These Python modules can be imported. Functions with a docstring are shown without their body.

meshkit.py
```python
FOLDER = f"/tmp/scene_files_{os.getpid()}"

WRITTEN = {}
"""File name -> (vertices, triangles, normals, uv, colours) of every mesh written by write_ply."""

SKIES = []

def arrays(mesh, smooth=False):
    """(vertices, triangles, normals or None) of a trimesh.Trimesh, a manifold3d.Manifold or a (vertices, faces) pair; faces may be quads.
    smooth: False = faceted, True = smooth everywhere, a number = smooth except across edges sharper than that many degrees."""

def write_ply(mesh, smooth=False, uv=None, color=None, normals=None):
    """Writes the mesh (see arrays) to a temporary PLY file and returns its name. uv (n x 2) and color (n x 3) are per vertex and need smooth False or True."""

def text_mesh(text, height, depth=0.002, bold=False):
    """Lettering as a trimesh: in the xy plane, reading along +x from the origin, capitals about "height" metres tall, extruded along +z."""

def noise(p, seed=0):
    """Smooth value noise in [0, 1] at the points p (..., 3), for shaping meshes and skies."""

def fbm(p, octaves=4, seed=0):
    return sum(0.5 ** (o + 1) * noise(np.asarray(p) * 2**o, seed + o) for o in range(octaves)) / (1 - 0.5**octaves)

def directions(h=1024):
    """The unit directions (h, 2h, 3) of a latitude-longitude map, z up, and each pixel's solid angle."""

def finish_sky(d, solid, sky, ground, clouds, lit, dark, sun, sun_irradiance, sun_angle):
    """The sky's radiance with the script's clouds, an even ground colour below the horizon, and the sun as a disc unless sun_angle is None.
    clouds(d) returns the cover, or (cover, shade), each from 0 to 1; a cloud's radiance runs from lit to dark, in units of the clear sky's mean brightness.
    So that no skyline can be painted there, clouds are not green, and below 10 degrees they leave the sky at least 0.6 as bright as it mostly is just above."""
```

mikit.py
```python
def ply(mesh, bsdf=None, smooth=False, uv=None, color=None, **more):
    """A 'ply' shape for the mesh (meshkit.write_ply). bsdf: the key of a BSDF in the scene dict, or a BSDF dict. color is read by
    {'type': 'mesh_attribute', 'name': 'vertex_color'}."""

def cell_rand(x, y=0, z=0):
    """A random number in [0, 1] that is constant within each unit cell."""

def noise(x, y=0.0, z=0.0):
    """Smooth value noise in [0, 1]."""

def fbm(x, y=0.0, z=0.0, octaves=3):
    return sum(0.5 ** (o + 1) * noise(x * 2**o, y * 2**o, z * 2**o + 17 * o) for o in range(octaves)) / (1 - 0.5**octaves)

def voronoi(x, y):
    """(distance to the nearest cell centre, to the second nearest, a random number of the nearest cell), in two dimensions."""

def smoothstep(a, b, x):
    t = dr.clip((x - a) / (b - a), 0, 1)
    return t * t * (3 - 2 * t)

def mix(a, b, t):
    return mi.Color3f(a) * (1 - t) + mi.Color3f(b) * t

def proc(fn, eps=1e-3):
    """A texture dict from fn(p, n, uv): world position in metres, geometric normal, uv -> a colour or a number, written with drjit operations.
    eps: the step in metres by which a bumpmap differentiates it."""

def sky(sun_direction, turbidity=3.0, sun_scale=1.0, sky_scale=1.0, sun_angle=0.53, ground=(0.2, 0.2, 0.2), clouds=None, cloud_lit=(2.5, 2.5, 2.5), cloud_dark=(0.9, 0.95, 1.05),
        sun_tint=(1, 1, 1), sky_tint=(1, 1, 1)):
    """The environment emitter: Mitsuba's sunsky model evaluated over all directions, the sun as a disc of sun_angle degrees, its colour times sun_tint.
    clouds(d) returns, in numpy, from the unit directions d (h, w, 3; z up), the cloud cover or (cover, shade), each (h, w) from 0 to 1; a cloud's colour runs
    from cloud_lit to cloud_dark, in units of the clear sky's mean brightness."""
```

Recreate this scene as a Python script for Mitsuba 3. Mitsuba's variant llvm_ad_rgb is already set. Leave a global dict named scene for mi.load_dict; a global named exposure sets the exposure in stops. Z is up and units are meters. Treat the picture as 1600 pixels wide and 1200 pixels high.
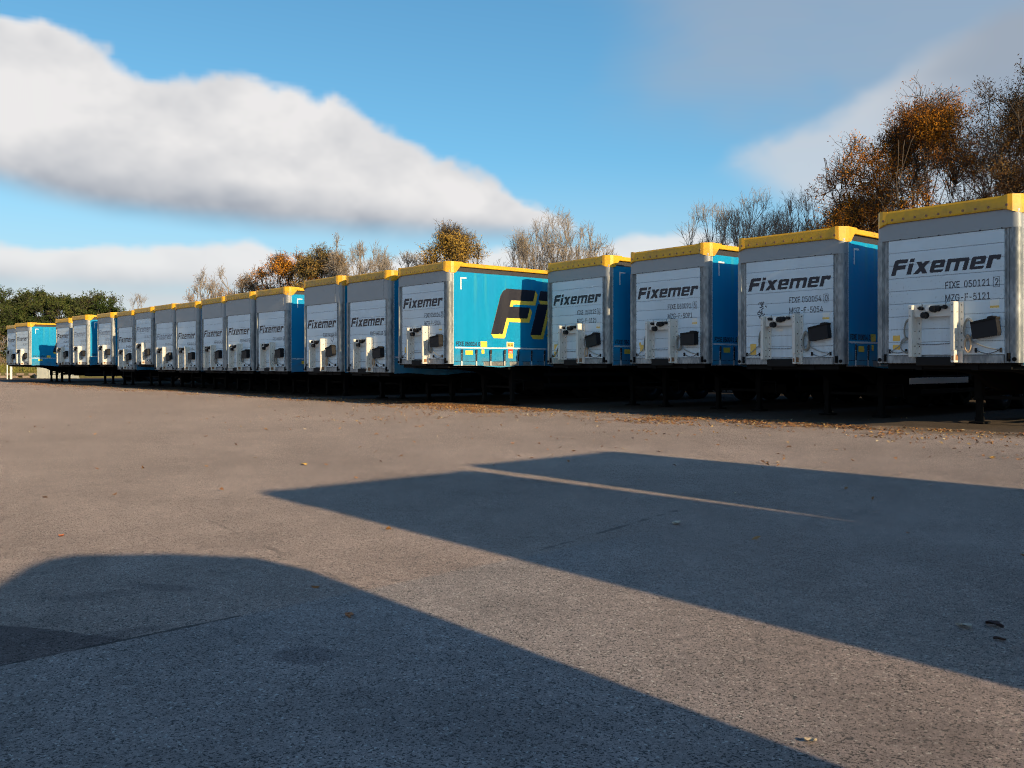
import math, random
import numpy as np
import trimesh
import shapely
from shapely.geometry import Polygon, box as sbox
from shapely import affinity
from shapely.ops import unary_union
import drjit as dr
import mitsuba as mi
import mikit, meshkit

T = mi.ScalarTransform4f
scene, labels = {}, {}

# ------------------------------------------------------------------ camera, sky, exposure
EYE = 1.175
scene['camera'] = {
    'type': 'perspective', 'fov': 2 * math.degrees(math.atan(800 / 1414)), 'fov_axis': 'x',
    'principal_point_offset_y': (600 - 570.7) / 1200,
    'near_clip': 0.1, 'far_clip': 3000.0,
    'to_world': T().look_at(origin=[0, 0, EYE], target=[0, 1, EYE], up=[0, 0, 1]),
}
SUN_AZ, SUN_EL = math.radians(140.5), math.radians(19.5)
SUN = [math.sin(SUN_AZ) * math.cos(SUN_EL), math.cos(SUN_AZ) * math.cos(SUN_EL), math.sin(SUN_EL)]
exposure = 2.5


def clouds(d):
    az = np.degrees(np.arctan2(d[..., 0], d[..., 1]))
    el = np.degrees(np.arcsin(np.clip(d[..., 2], -1, 1)))
    q = np.stack([az / 5.0, el / 3.2, az * 0], -1)
    n1 = meshkit.fbm(q + 31.7, 5, 3)
    n2 = meshkit.fbm(np.stack([az / 13.0, el / 5.0, az * 0 + 4], -1), 4, 11)
    wq = np.stack([az / 1.9 + 1.6 * n1, el / 1.35 + 1.6 * n2, az * 0], -1)
    n3 = meshkit.fbm(wq + 7.7, 5, 23)
    wob = (n1 - 0.5) * 3.2 + (n3 - 0.5) * 2.6

    def sst(a, b, x):
        t = np.clip((x - a) / (b - a), 0, 1)
        return t * t * (3 - 2 * t)

    # the long bank on the left: a bright domed top over a flat grey base
    top = np.interp(az, [-75, -60, -40, -30.7, -29.5, -27.5, -25.8, -24.2, -22.6, -20.9, -19.5, -17.3, -13.9, -11.2, -9.6, -8.1, -5.7, -3.2, -1.2, 0.0, 2.0, 3.6, 6], [6, 16, 21.5, 18.9, 18.8, 18.9, 18.3, 17.7, 16.8, 16.4, 16.6, 16.9, 16.8, 16.6, 15.8, 14.7, 13.7, 12.4, 11.6, 10.9, 10.0, 8.9, 6.5])
    base = np.interp(az, [-75, -50, -30, -24, -16, -8, 0, 4, 6], [7, 8.6, 9.6, 8.6, 8.0, 7.9, 7.6, 7.8, 8.2])
    up = sst(-0.2, 0.75, top + (n1 - .5) * 1.2 + (n3 - .5) * 2.4 - el)
    lo = sst(-0.5, 1.5, el - base + (n2 - 0.5) * 1.4)
    a = up * lo * (az < 8) * sst(-80, -60, az)
    hgt = np.clip((el - base) / np.maximum(top - base, 1.5), 0, 1)
    sa = 0.95 * (1 - sst(-0.05, 0.50, hgt + (n2 - 0.5) * 0.45)) + 0.30 * sst(.35, .68, n1) + .55 * (n3 - .5) - .05
    # low band under it
    t2 = np.interp(az, [-90, -30, -24, -19, -16, -12, -6, 2, 5, 8, 14, 22, 30, 90], [6.5, 7.0, 7.0, 7.0, 7.5, 6.8, 7.0, 7.4, 7.3, 8.2, 7.8, 7.2, 7.0, 6.5])
    t2 = t2 + (n1 - 0.5) * 1.9 + (n3 - .5) * 1.3
    b = sst(-0.2, 0.5, t2 - el) * sst(3.4, 5.4, el + (n2 - 0.5) * 1.6)
    b = b * np.interp(az, [-90, -7, 2, 90], [0.95, 0.92, 0.85, 0.8])
    b2 = 0.7 * sst(-0.4, 0.6, 4.2 + (n2 - 0.5) * 2 - el) * sst(-1, 2.2, el)
    sb = 0.55 * (1 - sst(4.2, 6.2, el)) + .4 * (n3 - .5)
    # pale cloud on the right with a thin grey veil above it
    edge = np.interp(az, [5, 11, 13, 16, 18.5, 20.5, 23, 29.5, 40, 60, 90], [10.5, 11.2, 12.6, 13.6, 14.3, 15.2, 16.9, 19.6, 22, 18, 12])
    lowb = np.interp(az, [10, 12.5, 15, 18, 22, 30, 50], [12.4, 11.8, 10.6, 9.2, 7.0, 5, 4])
    pale = sst(-0.5, 1.5, edge + wob * 0.6 - el) * sst(-0.8, 1.6, el - lowb + (n2 - .5) * 2) * sst(10.5, 18.0, az + (n1 - .5) * 6 + (n3 - .5) * 3) * 0.72 * sst(95, 60, az)
    spale = 0.34 + 0.62 * sst(21, 29, az + (n2 - .5) * 9) * sst(8, 15, el)
    veil = 0.58 * sst(4, 25, az + (el - 14) * 0.55 + (n2 - 0.5) * 20 + (n1 - .5) * 9) * sst(11.5, 17.5, el + (n1 - .5) * 2) * sst(34, 26, el) * sst(90, 60, az)
    # rest of the sky, out of view: scattered cloud added to whiten the shade
    other = sst(40, 62, np.abs(az)) * sst(0.46, 0.60, meshkit.fbm(d * 3.2 + 9, 5, 5)) * sst(62, 34, el)
    other = np.where((d @ np.asarray(SUN)) > math.cos(math.radians(14)), other * 0.1, other)
    haze = 0.55 * sst(13.5, 2.5, el)
    parts = [(a, sa), (b, sb), (b2, 0.30 + 0 * az), (pale, spale), (veil, 0.85 + 0 * az), (other, 0.35 + 0 * az), (haze, 0.45 + 0 * az)]
    cover, shade = 0 * az, 0 * az
    for c, s in parts:
        new = cover + (1 - cover) * c
        shade = np.where(new > 1e-6, (shade * cover + s * (new - cover)) / np.maximum(new, 1e-6), s)
        cover = new
    return np.clip(cover, 0, 1), np.clip(shade, 0, 1)


scene['sky'] = mikit.sky(SUN, turbidity=2.6, sun_scale=1.1, sky_scale=1.0, ground=(0.16, 0.15, 0.14), clouds=clouds,
                         cloud_lit=(2.5, 2.46, 2.44), cloud_dark=(1.0, 1.12, 1.32), sun_tint=(0.85, 0.86, 0.855), sky_tint=(0.54, 0.94, 1.10))
labels['sky'] = {'kind': 'structure'}

# ------------------------------------------------------------------ materials


def principled(color, rough=0.5, metal=0.0, spec=0.5, **more):
    if callable(color):
        color = mikit.proc(color)
    elif isinstance(color, (tuple, list)):
        color = {'type': 'rgb', 'value': list(color)}
    d = {'type': 'principled', 'base_color': color, 'roughness': rough, 'metallic': metal, 'specular': spec, **more}
    return {'type': 'twosided', 'bsdf': d}


def mat(key, *a, **k):
    scene['mat_' + key] = principled(*a, **k)


def white_fn(p, n, uv):
    g = mikit.fbm(p.x * 1.3, p.y * 1.3, p.z * 0.8, 3)
    streak = mikit.fbm(p.x * 22, p.y * 22, p.z * 1.1, 2)
    speck = mikit.smoothstep(0.80, 0.9, mikit.noise(p.x * 38, p.y * 38, p.z * 38)) * mikit.smoothstep(0.55, .75, g)
    low = mikit.smoothstep(2.4, 1.2, p.z)
    k = dr.clip(0.05 + 0.42 * (g - .42) + 0.32 * (streak - 0.45) * (0.3 + low) + 0.5 * speck, 0, 1)
    return mikit.mix((0.57, 0.675, 0.765), (0.28, 0.31, 0.33), k)


def galv_fn(p, n, uv):
    g = mikit.fbm(p.x * 3, p.y * 3, p.z * 1.4, 3)
    s = mikit.fbm(p.x * 30, p.y * 30, p.z * 9, 2)
    k = dr.clip((g - .3) * 0.9 + (s - .45) * .8, 0, 1)
    return mikit.mix((0.16, 0.18, 0.20), (0.50, 0.53, 0.55), k)


def yellow_fn(p, n, uv):
    g = mikit.fbm(p.x * 2.5, p.y * 2.5, p.z * 5, 3)
    s = mikit.fbm(p.x * 14, p.y * 14, p.z * 3, 2)
    k = dr.clip((g - .42) * 1.5 + (s - .5) * .6, 0, 1)
    return mikit.mix((0.68, 0.36, 0.008), (0.36, 0.21, 0.04), k)


def yellow_dull_fn(p, n, uv):
    g = mikit.fbm(p.x * 2.5, p.y * 2.5, p.z * 5, 3)
    s = mikit.fbm(p.x * 14, p.y * 14, p.z * 3, 2)
    return mikit.mix((0.62, 0.34, 0.012), (0.26, 0.18, 0.07), dr.clip(.2 + (g - .42) * 1.5 + (s - .5) * .6, 0, 1))


def curtain_fn(p, n, uv):
    # uv = metres along the curtain and height
    g = mikit.fbm(uv.x * 0.9, uv.y * 0.9, p.x * .35, 3)
    pleat = mikit.noise(uv.x * 26, uv.y * 0.25, 3.0)
    weld = mikit.smoothstep(0.055, 0.0, dr.abs(mikit.cell_rand(dr.floor(uv.x / 0.62)) * 0.3 + 0.1 - (uv.x / 0.62 - dr.floor(uv.x / 0.62))))
    drip = mikit.smoothstep(.62, .8, mikit.noise(uv.x * 11, uv.y * 0.9, 9.0)) * mikit.smoothstep(2.2, 3.7, uv.y)
    dirt = mikit.smoothstep(1.75, 1.1, uv.y) * mikit.fbm(uv.x * 4, uv.y * 9, 5.0, 3)
    c = mikit.mix((0.001, 0.235, 0.50), (0.002, 0.28, 0.55), dr.clip(g * 0.8 + (pleat - .5) * .3 + weld * .25, 0, 1))
    c = mikit.mix(c, (0.05, 0.33, 0.36), dr.clip(drip * .35, 0, 1))
    return mikit.mix(c, (0.12, 0.17, 0.19), dr.clip(dirt * .75, 0, 1))


mat('white', white_fn, 0.42)
mat('galvanised', galv_fn, 0.5, 0.35)
mat('yellow', yellow_fn, 0.42)
mat('yellow_dull', yellow_dull_fn, 0.5)
mat('curtain', curtain_fn, 0.55, spec=0.2)
mat('bracket', (0.62, 0.61, 0.58), 0.45)
mat('grey_sheet', (0.27, 0.295, 0.325), 0.5, 0.25)
mat('rail', (0.028, 0.028, 0.032), 0.55)
mat('steel', (0.006, 0.006, 0.007), 0.75, spec=.15)
mat('black', (0.008, 0.009, 0.013), 0.6, spec=.3)
mat('rubber', (0.014, 0.014, 0.015), 0.85, spec=.25)
mat('aluminium', (0.62, 0.63, 0.63), 0.4, 0.3)
mat('ink', (0.010, 0.012, 0.026), 0.5)
mat('faded_ink', (0.23, 0.26, 0.31), 0.6)
mat('thin_ink', (0.07, 0.085, 0.11), 0.6)
mat('logo_yellow', (0.85, 0.62, 0.08), 0.5)
mat('sticker_yellow', (0.72, 0.47, 0.10), 0.5)
mat('sticker_white', (0.72, 0.72, 0.68), 0.5)
mat('sticker_red', (0.55, 0.06, 0.03), 0.5)
mat('reflective', (0.60, 0.66, 0.72), 0.4)
mat('cable_grey', (0.27, 0.27, 0.25), 0.55)
mat('cable_tan', (0.50, 0.37, 0.25), 0.55)
mat('rust', (0.25, 0.13, 0.07), 0.8)
mat('concrete', lambda p, n, uv: mikit.mix((0.30, 0.32, 0.30), (0.42, 0.44, 0.42), mikit.fbm(p.x * 2, p.y * 2, p.z * 2, 3)), 0.85)
mat('paver', lambda p, n, uv: mikit.mix((0.20, 0.15, 0.12), (0.34, 0.27, 0.22), mikit.fbm(p.x * 2, p.y * 2, p.z * 3, 3)), 0.9)
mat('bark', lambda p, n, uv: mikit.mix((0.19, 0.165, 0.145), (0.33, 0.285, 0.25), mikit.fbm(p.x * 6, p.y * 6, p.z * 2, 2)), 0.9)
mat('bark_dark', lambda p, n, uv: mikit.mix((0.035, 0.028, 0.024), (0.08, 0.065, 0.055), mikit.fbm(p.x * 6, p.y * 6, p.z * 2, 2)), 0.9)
mat('leaf_ground', {'type': 'mesh_attribute', 'name': 'vertex_color'}, 0.8)
scene['mat_leaf'] = {'type': 'twosided', 'bsdf': {'type': 'diffuse', 'reflectance': {'type': 'mesh_attribute', 'name': 'vertex_color'}}}
mat('soil', lambda p, n, uv: mikit.mix((0.06, 0.055, 0.03), (0.13, 0.13, 0.05), mikit.fbm(p.x * .6, p.y * .6, 0, 4)), 0.95)
mat('van_paint', (0.6, 0.6, 0.6), 0.3)


def seg_dist(p, x0, y0, x1, y1):
    dx, dy = x1 - x0, y1 - y0
    t = dr.clip(((p.x - x0) * dx + (p.y - y0) * dy) / (dx * dx + dy * dy), 0, 1)
    return dr.sqrt(dr.square(p.x - x0 - t * dx) + dr.square(p.y - y0 - t * dy))


def blob(p, x, y, rx, ry, a, w=0.25):
    c, s = math.cos(a), math.sin(a)
    u = ((p.x - x) * c + (p.y - y) * s) / rx
    v = (-(p.x - x) * s + (p.y - y) * c) / ry
    r = dr.sqrt(u * u + v * v) + (mikit.noise(p.x * 9, p.y * 9) - 0.5) * .5
    return mikit.smoothstep(1 + w, 1 - w, r)


ROW_P, ROW_D, ROW_N = np.array([8.42, 15.0]), np.array([-0.664, 0.748]), np.array([-0.748, -0.664])   # line of the trailer fronts


def asphalt_fn(p, n, uv):
    f1, f2, w = mikit.voronoi(p.x * 125, p.y * 125)
    g1, g2, w2 = mikit.voronoi(p.x * 58 + 13, p.y * 58)
    big = mikit.fbm(p.x * 0.35, p.y * 0.35, 1.0, 4)
    mid = mikit.fbm(p.x * 2.3, p.y * 2.3, 5.0, 3)
    stone = mikit.mix((0.178, 0.144, 0.136), (0.342, 0.278, 0.256), w * 0.75 + w2 * 0.25)
    pn = mikit.noise(p.x * 145, p.y * 145) * .66 + mikit.noise(p.x * 310, p.y * 310, 4.0) * .34
    pit = mikit.smoothstep(0.60, 0.70, pn)
    gap = mikit.smoothstep(0.16, 0.02, f2 - f1)
    c = mikit.mix(stone, (0.045, 0.044, 0.045), dr.clip(gap * .40 + pit * 0.85, 0, 1))
    c = mikit.mix(c, (0.42, 0.40, 0.37), mikit.smoothstep(.965, .985, w) * .8)
    fine = mikit.fbm(p.x * 17, p.y * 17, 2.0, 2)
    c = c * (0.84 + 0.42 * (big - 0.2) * .8 + 0.34 * (mid - .5) + 0.32 * (fine - .5))
    # swept tyre tracks of lorries turning in the yard
    r = dr.sqrt(dr.square(p.x + 16) + dr.square(p.y - 8.5)) + (mid - .5) * .5
    tr = mikit.smoothstep(.55, .1, dr.abs(r - 8.0)) + mikit.smoothstep(.5, .1, dr.abs(r - 10.1)) + mikit.smoothstep(.4, .1, dr.abs(r - 13.2)) * .6
    c = c * (1 + 0.12 * dr.clip(tr, 0, 1) * mikit.noise(p.x * .5, p.y * .5, 2.0))
    # the newer lane in the foreground has a bluer, coarser stone; its joint runs as a crack
    side = ((p.y - 3.54) - (p.x + 2.0) * 0.97) * .72 + (mid - .5) * .03
    c = mikit.mix(c, c * mi.Color3f(0.88, 0.97, 1.05), mikit.smoothstep(.03, -.03, side) * mikit.smoothstep(1.6, -.2, p.x))
    crack = mikit.smoothstep(0.014, 0.004, seg_dist(p, -3.6, 1.99, -1.28, 4.24) + (mikit.noise(p.x * 14, p.y * 14) - .5) * .02)
    crack2 = mikit.smoothstep(0.012, 0.003, seg_dist(p, 0.18, 5.75, 1.32, 7.3) + (mikit.noise(p.x * 9, p.y * 9) - .5) * .05) * .6
    crack3 = mikit.smoothstep(0.012, 0.003, seg_dist(p, -2.4, 7.0, -0.9, 4.9) + (mikit.noise(p.x * 9, p.y * 9) - .5) * .05) * .35
    c = mikit.mix(c, (0.03, 0.03, 0.032), dr.clip(crack + crack2 + crack3, 0, .85))
    # dark repair patch and oil spots
    patch = mikit.smoothstep(.015, -.015, p.y - 4.06 + (p.x + 2.3) * .27 + (mid - .5) * .10) * mikit.smoothstep(-.012, .012, side) * mikit.smoothstep(.03, -.03, p.x + 1.66 + (mid - .5) * .2)
    spots = blob(p, -1.85, 4.78, .20, .07, -.3) * .45 + blob(p, -2.12, 4.62, .18, .10, .4) * .35 + blob(p, -.85, 3.66, .13, .11, 0) * .6 + blob(p, -1.7, 3.97, .2, .06, .6) * .55
    c = mikit.mix(c, c * mi.Color3f(0.40, 0.40, 0.45), dr.clip(patch * .95 + spots, 0, 1))
    # damp, dusty leaf dirt in front of and under the trailers; shade painted underneath
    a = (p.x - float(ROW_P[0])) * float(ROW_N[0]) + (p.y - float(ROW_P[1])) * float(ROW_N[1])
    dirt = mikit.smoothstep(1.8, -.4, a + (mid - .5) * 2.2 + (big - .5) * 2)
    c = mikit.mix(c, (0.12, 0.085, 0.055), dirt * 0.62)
    c = mikit.mix(c, (0.022, 0.019, 0.018), mikit.smoothstep(.3, -1.2, a + (mid - .5) * 1.2) * .75)  # near-black under the trailers: damp ground with their shade painted in
    return c


def asphalt_bump(p, n, uv):
    f1, f2, w = mikit.voronoi(p.x * 125, p.y * 125)
    g1, g2, w2 = mikit.voronoi(p.x * 58 + 13, p.y * 58)
    pn = mikit.noise(p.x * 145, p.y * 145) * .66 + mikit.noise(p.x * 310, p.y * 310, 4.0) * .34
    pit = mikit.smoothstep(0.58, 0.72, pn)
    return mikit.smoothstep(0.0, 0.35, f2 - f1) * (0.5 + .5 * w) - pit * 0.9


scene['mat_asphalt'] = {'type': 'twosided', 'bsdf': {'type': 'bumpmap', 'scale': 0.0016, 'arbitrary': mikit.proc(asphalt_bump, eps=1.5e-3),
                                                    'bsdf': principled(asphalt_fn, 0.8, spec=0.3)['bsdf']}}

# ------------------------------------------------------------------ mesh helpers
cat = trimesh.util.concatenate


def bx(x0, x1, y0, y1, z0, z1, ch=0.0):
    if ch:
        c = min(ch, (x1 - x0) / 2.01, (y1 - y0) / 2.01, (z1 - z0) / 2.01)
        v = []
        for ax in range(3):
            for sx in (0, 1):
                for sy in (0, 1):
                    for sz in (0, 1):
                        q = [(x0 + c, x1 - c)[sx], (y0 + c, y1 - c)[sy], (z0 + c, z1 - c)[sz]]
                        q[ax] = ((x0, x1), (y0, y1), (z0, z1))[ax][(sx, sy, sz)[ax]]
                        v.append(q)
        return trimesh.convex.convex_hull(np.array(v))
    m = trimesh.creation.box((x1 - x0, y1 - y0, z1 - z0))
    m.apply_translation(((x0 + x1) / 2, (y0 + y1) / 2, (z0 + z1) / 2))
    return m


def hull(pts):
    return trimesh.convex.convex_hull(np.array(pts, float))


def prism(poly, h0, h1, axis='z'):
    """a polygon extruded along an axis: z: (x, y); x: polygon in (y, z)"""
    m = trimesh.creation.extrude_polygon(poly if isinstance(poly, Polygon) else Polygon(poly), h1 - h0, engine='earcut')
    m.apply_translation((0, 0, h0))
    if axis == 'x':
        m.vertices = np.asarray(m.vertices)[:, [2, 0, 1]]
    return m


def cyl(p0, p1, r, n=12, r1=None):
    p0, p1 = np.array(p0, float), np.array(p1, float)
    return tubes(p0[None], p1[None], np.array([r]), np.array([r if r1 is None else r1]), n, True)


def tubes(p0, p1, r0, r1, n=4, caps=False):
    d = p1 - p0
    d = d / np.maximum(np.linalg.norm(d, axis=1, keepdims=True), 1e-9)
    ref = np.where(np.abs(d[:, 2:3]) < 0.9, [[0, 0, 1.0]], [[1.0, 0, 0]])
    a = np.cross(d, ref); a /= np.linalg.norm(a, axis=1, keepdims=True)
    b = np.cross(d, a)
    t = np.arange(n) * 2 * np.pi / n
    ring = a[:, None] * np.cos(t)[None, :, None] + b[:, None] * np.sin(t)[None, :, None]
    v = np.concatenate([p0[:, None] + ring * r0[:, None, None], p1[:, None] + ring * r1[:, None, None]], 1)
    k = len(p0)
    i = np.arange(n); j = (i + 1) % n
    f = np.vstack([np.stack([i, i + n, j + n], 1), np.stack([i, j + n, j], 1)])
    if caps:
        f = np.vstack([f, [[0, q, q + 1] for q in range(1, n - 1)], [[n, n + q + 1, n + q] for q in range(1, n - 1)]])
    f = (f[None] + (np.arange(k) * 2 * n)[:, None, None]).reshape(-1, 3)
    return trimesh.Trimesh(v.reshape(-1, 3), f, process=False)


def path_tube(pts, r, n=6):
    pts = np.array(pts, float)
    r = np.full(len(pts), r) if np.isscalar(r) else np.array(r)
    return tubes(pts[:-1], pts[1:], r[:-1], r[1:], n)


def lathe_x(profile, n=28):
    """profile of (x, r) turned about the x axis"""
    pr = np.array(profile, float)
    t = np.arange(n) * 2 * np.pi / n
    v = np.stack([np.repeat(pr[:, 0][:, None], n, 1), pr[:, 1][:, None] * np.cos(t), pr[:, 1][:, None] * np.sin(t)], -1).reshape(-1, 3)
    f = []
    for a in range(len(pr) - 1):
        i = np.arange(n); j = (i + 1) % n
        f.append(np.stack([a * n + i, a * n + j, (a + 1) * n + j, (a + 1) * n + i], 1))
    f = np.vstack(f)
    f = np.vstack([f[:, [0, 1, 2]], f[:, [0, 2, 3]]])
    return trimesh.Trimesh(v, f, process=False)


def moved(m, x=0, y=0, z=0):
    m = m.copy(); m.apply_translation((x, y, z)); return m


_flat_cache = {}


def flat(poly, to3d, size=None):
    """a flat print: triangulated polygon mapped to 3-D by to3d(u, v)"""
    vs, fs, at = [], [], 0
    for g in getattr(poly, 'geoms', [poly]):
        v, f = trimesh.creation.triangulate_polygon(g, engine='earcut')
        if size:
            v3, f = trimesh.remesh.subdivide_to_size(np.c_[v, np.zeros(len(v))], f, size, max_iter=12)
            v = v3[:, :2]
        vs.append(v); fs.append(f + at); at += len(v)
    v = np.vstack(vs)
    return trimesh.Trimesh(np.array(to3d(v[:, 0], v[:, 1])).T, np.vstack(fs), process=False)


_texts = {}


def text2d(s, height, bold=False, xscale=0.8):
    """(vertices in the xy plane, triangles) of plain lettering: the front sheet of meshkit's letters"""
    k = (s, bold)
    if k not in _texts:
        m = meshkit.text_mesh(s, 1.0, 0.1, bold)
        v, f = np.asarray(m.vertices), np.asarray(m.faces)
        f = f[(v[f][:, :, 2] > 0.05).all(1)]
        u, inv = np.unique(f, return_inverse=True)
        _texts[k] = (v[u][:, :2], inv.reshape(-1, 3))
    v, f = _texts[k]
    return v * [height * xscale, height], f


# ------------------------------------------------------------------ the fat slanted lettering
def rr(x0, y0, x1, y1, r):
    return sbox(x0 + r, y0 + r, x1 - r, y1 - r).buffer(r, quad_segs=4)


def glyphs():
    s, xh = 0.36, 0.76
    g = {}
    F = unary_union([Polygon([(0, 0), (s, 0), (s, 1), (.16, 1), (.05, .95), (0, .84)]), sbox(.12, .75, 1.08, 1), sbox(.1, .36, 1.02, .61)])
    g['F'] = (F, 1.08)
    g['i'] = (unary_union([sbox(0, 0, s, .70), sbox(0, .78, s, 1)]), s)
    X = unary_union([Polygon([(0, 0), (.42, 0), (1.12, xh), (.70, xh)]), Polygon([(.02, xh), (.42, xh), (1.12, 0), (.72, 0)])])
    g['x'] = (X, 1.1)
    e = rr(0, 0, 1.02, xh, .13).difference(sbox(s - .02, .46, .68, .57)).difference(sbox(s - .02, .17, 1.2, .29))
    g['e'] = (e, 1.02)
    m = unary_union([sbox(0, 0, s - .04, xh), rr(.1, .3, 1.62, xh, .14), sbox(.66, 0, .66 + s - .06, xh - .1), sbox(1.62 - s + .04, 0, 1.62, xh - .2), sbox(0, .4, .4, xh)])
    m = m.difference(sbox(s - .04, -.1, .66, .54)).difference(sbox(.96, -.1, 1.62 - s + .04, .54))
    g['m'] = (m, 1.62)
    r = unary_union([sbox(0, 0, s, xh), rr(.05, xh - .24, .86, xh, .08), sbox(0, .4, s, xh), sbox(.6, xh - .3, .86, xh - .08)])
    g['r'] = (r, .86)
    return g


def logo(width, height, shear=0.34):
    g, x, out = glyphs(), 0.0, []
    for ch in 'Fixemer':
        p, w = g[ch]
        out.append(affinity.translate(p, x, 0)); x += w + .17
    x -= .17
    word = affinity.affine_transform(unary_union(out), [1, shear, 0, 1, 0, 0])
    x0, y0, x1, y1 = word.bounds
    return affinity.scale(affinity.translate(word, -x0, -y0), width / (x1 - x0), height / (y1 - y0), origin=(0, 0))


# ------------------------------------------------------------------ things, parts, sub-parts
counts = {}


def numbered(name):
    k = counts.get(name, -1) + 1
    counts[name] = k
    return name if k == 0 else f'{name}_{k:03d}'


def thing(name, label, category, group=None):
    key = numbered(name)
    labels[key] = {'label': label, 'category': category}
    if group:
        labels[key]['group'] = group
    return key


def part(parent, name, shape, to_world=None, label=None, kind=None):
    key = numbered(parent + '__' + name)
    scene[key] = {**shape, 'to_world': to_world} if to_world is not None else dict(shape)
    if label or kind:
        labels[key] = {**({'label': label} if label else {}), **({'kind': kind} if kind else {})}
    return key


def sh(mesh, m, smooth=False, **k):
    return mikit.ply(mesh, 'mat_' + m, smooth=smooth, **k)


# ------------------------------------------------------------------ the trailers
L, HW, TOP = 13.6, 1.275, 4.0


def ripple(y, z, seed=0.0):
    low = np.clip((2.2 - z) / 1.0, 0, 1)
    return 0.005 * np.sin(y * 12.32 + 1.3 * np.sin(z * .9 + seed)) * (.6 + 1.4 * low) + 0.012 * np.sin(y * 2.1 + z * .7 + seed) + .008 * np.sin(z * 2.3 + y * .4) + .006 * np.sin(y * 5.3 - z * 3.1) * low


def curtain(zb, side):
    y0, y1, z0, z1 = 0.155, 13.45, zb - 0.06, 3.745
    ny, nz = 300, 16
    Y, Z = np.meshgrid(np.linspace(y0, y1, ny), np.linspace(z0, z1, nz), indexing='ij')
    hem = 0.035 * np.sin(Y * 2.6) * (np.arange(nz)[None] == 0)
    X = 1.262 + ripple(Y, Z)
    v = np.stack([side * X, Y, Z + hem], -1).reshape(-1, 3)
    i = np.arange(ny * nz).reshape(ny, nz)
    f = np.stack([i[:-1, :-1], i[1:, :-1], i[1:, 1:], i[:-1, 1:]], -1).reshape(-1, 4)
    f = np.vstack([f[:, [0, 1, 2]], f[:, [0, 2, 3]]])
    if side < 0:
        f = f[:, ::-1]
    return trimesh.Trimesh(v, f, process=False), np.stack([Y + (40 if side < 0 else 0), Z], -1).reshape(-1, 2)


def on_side(side=1, lift=0.006):
    return lambda u, v: (side * (1.262 + ripple(u, v) + lift), u, v)


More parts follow.
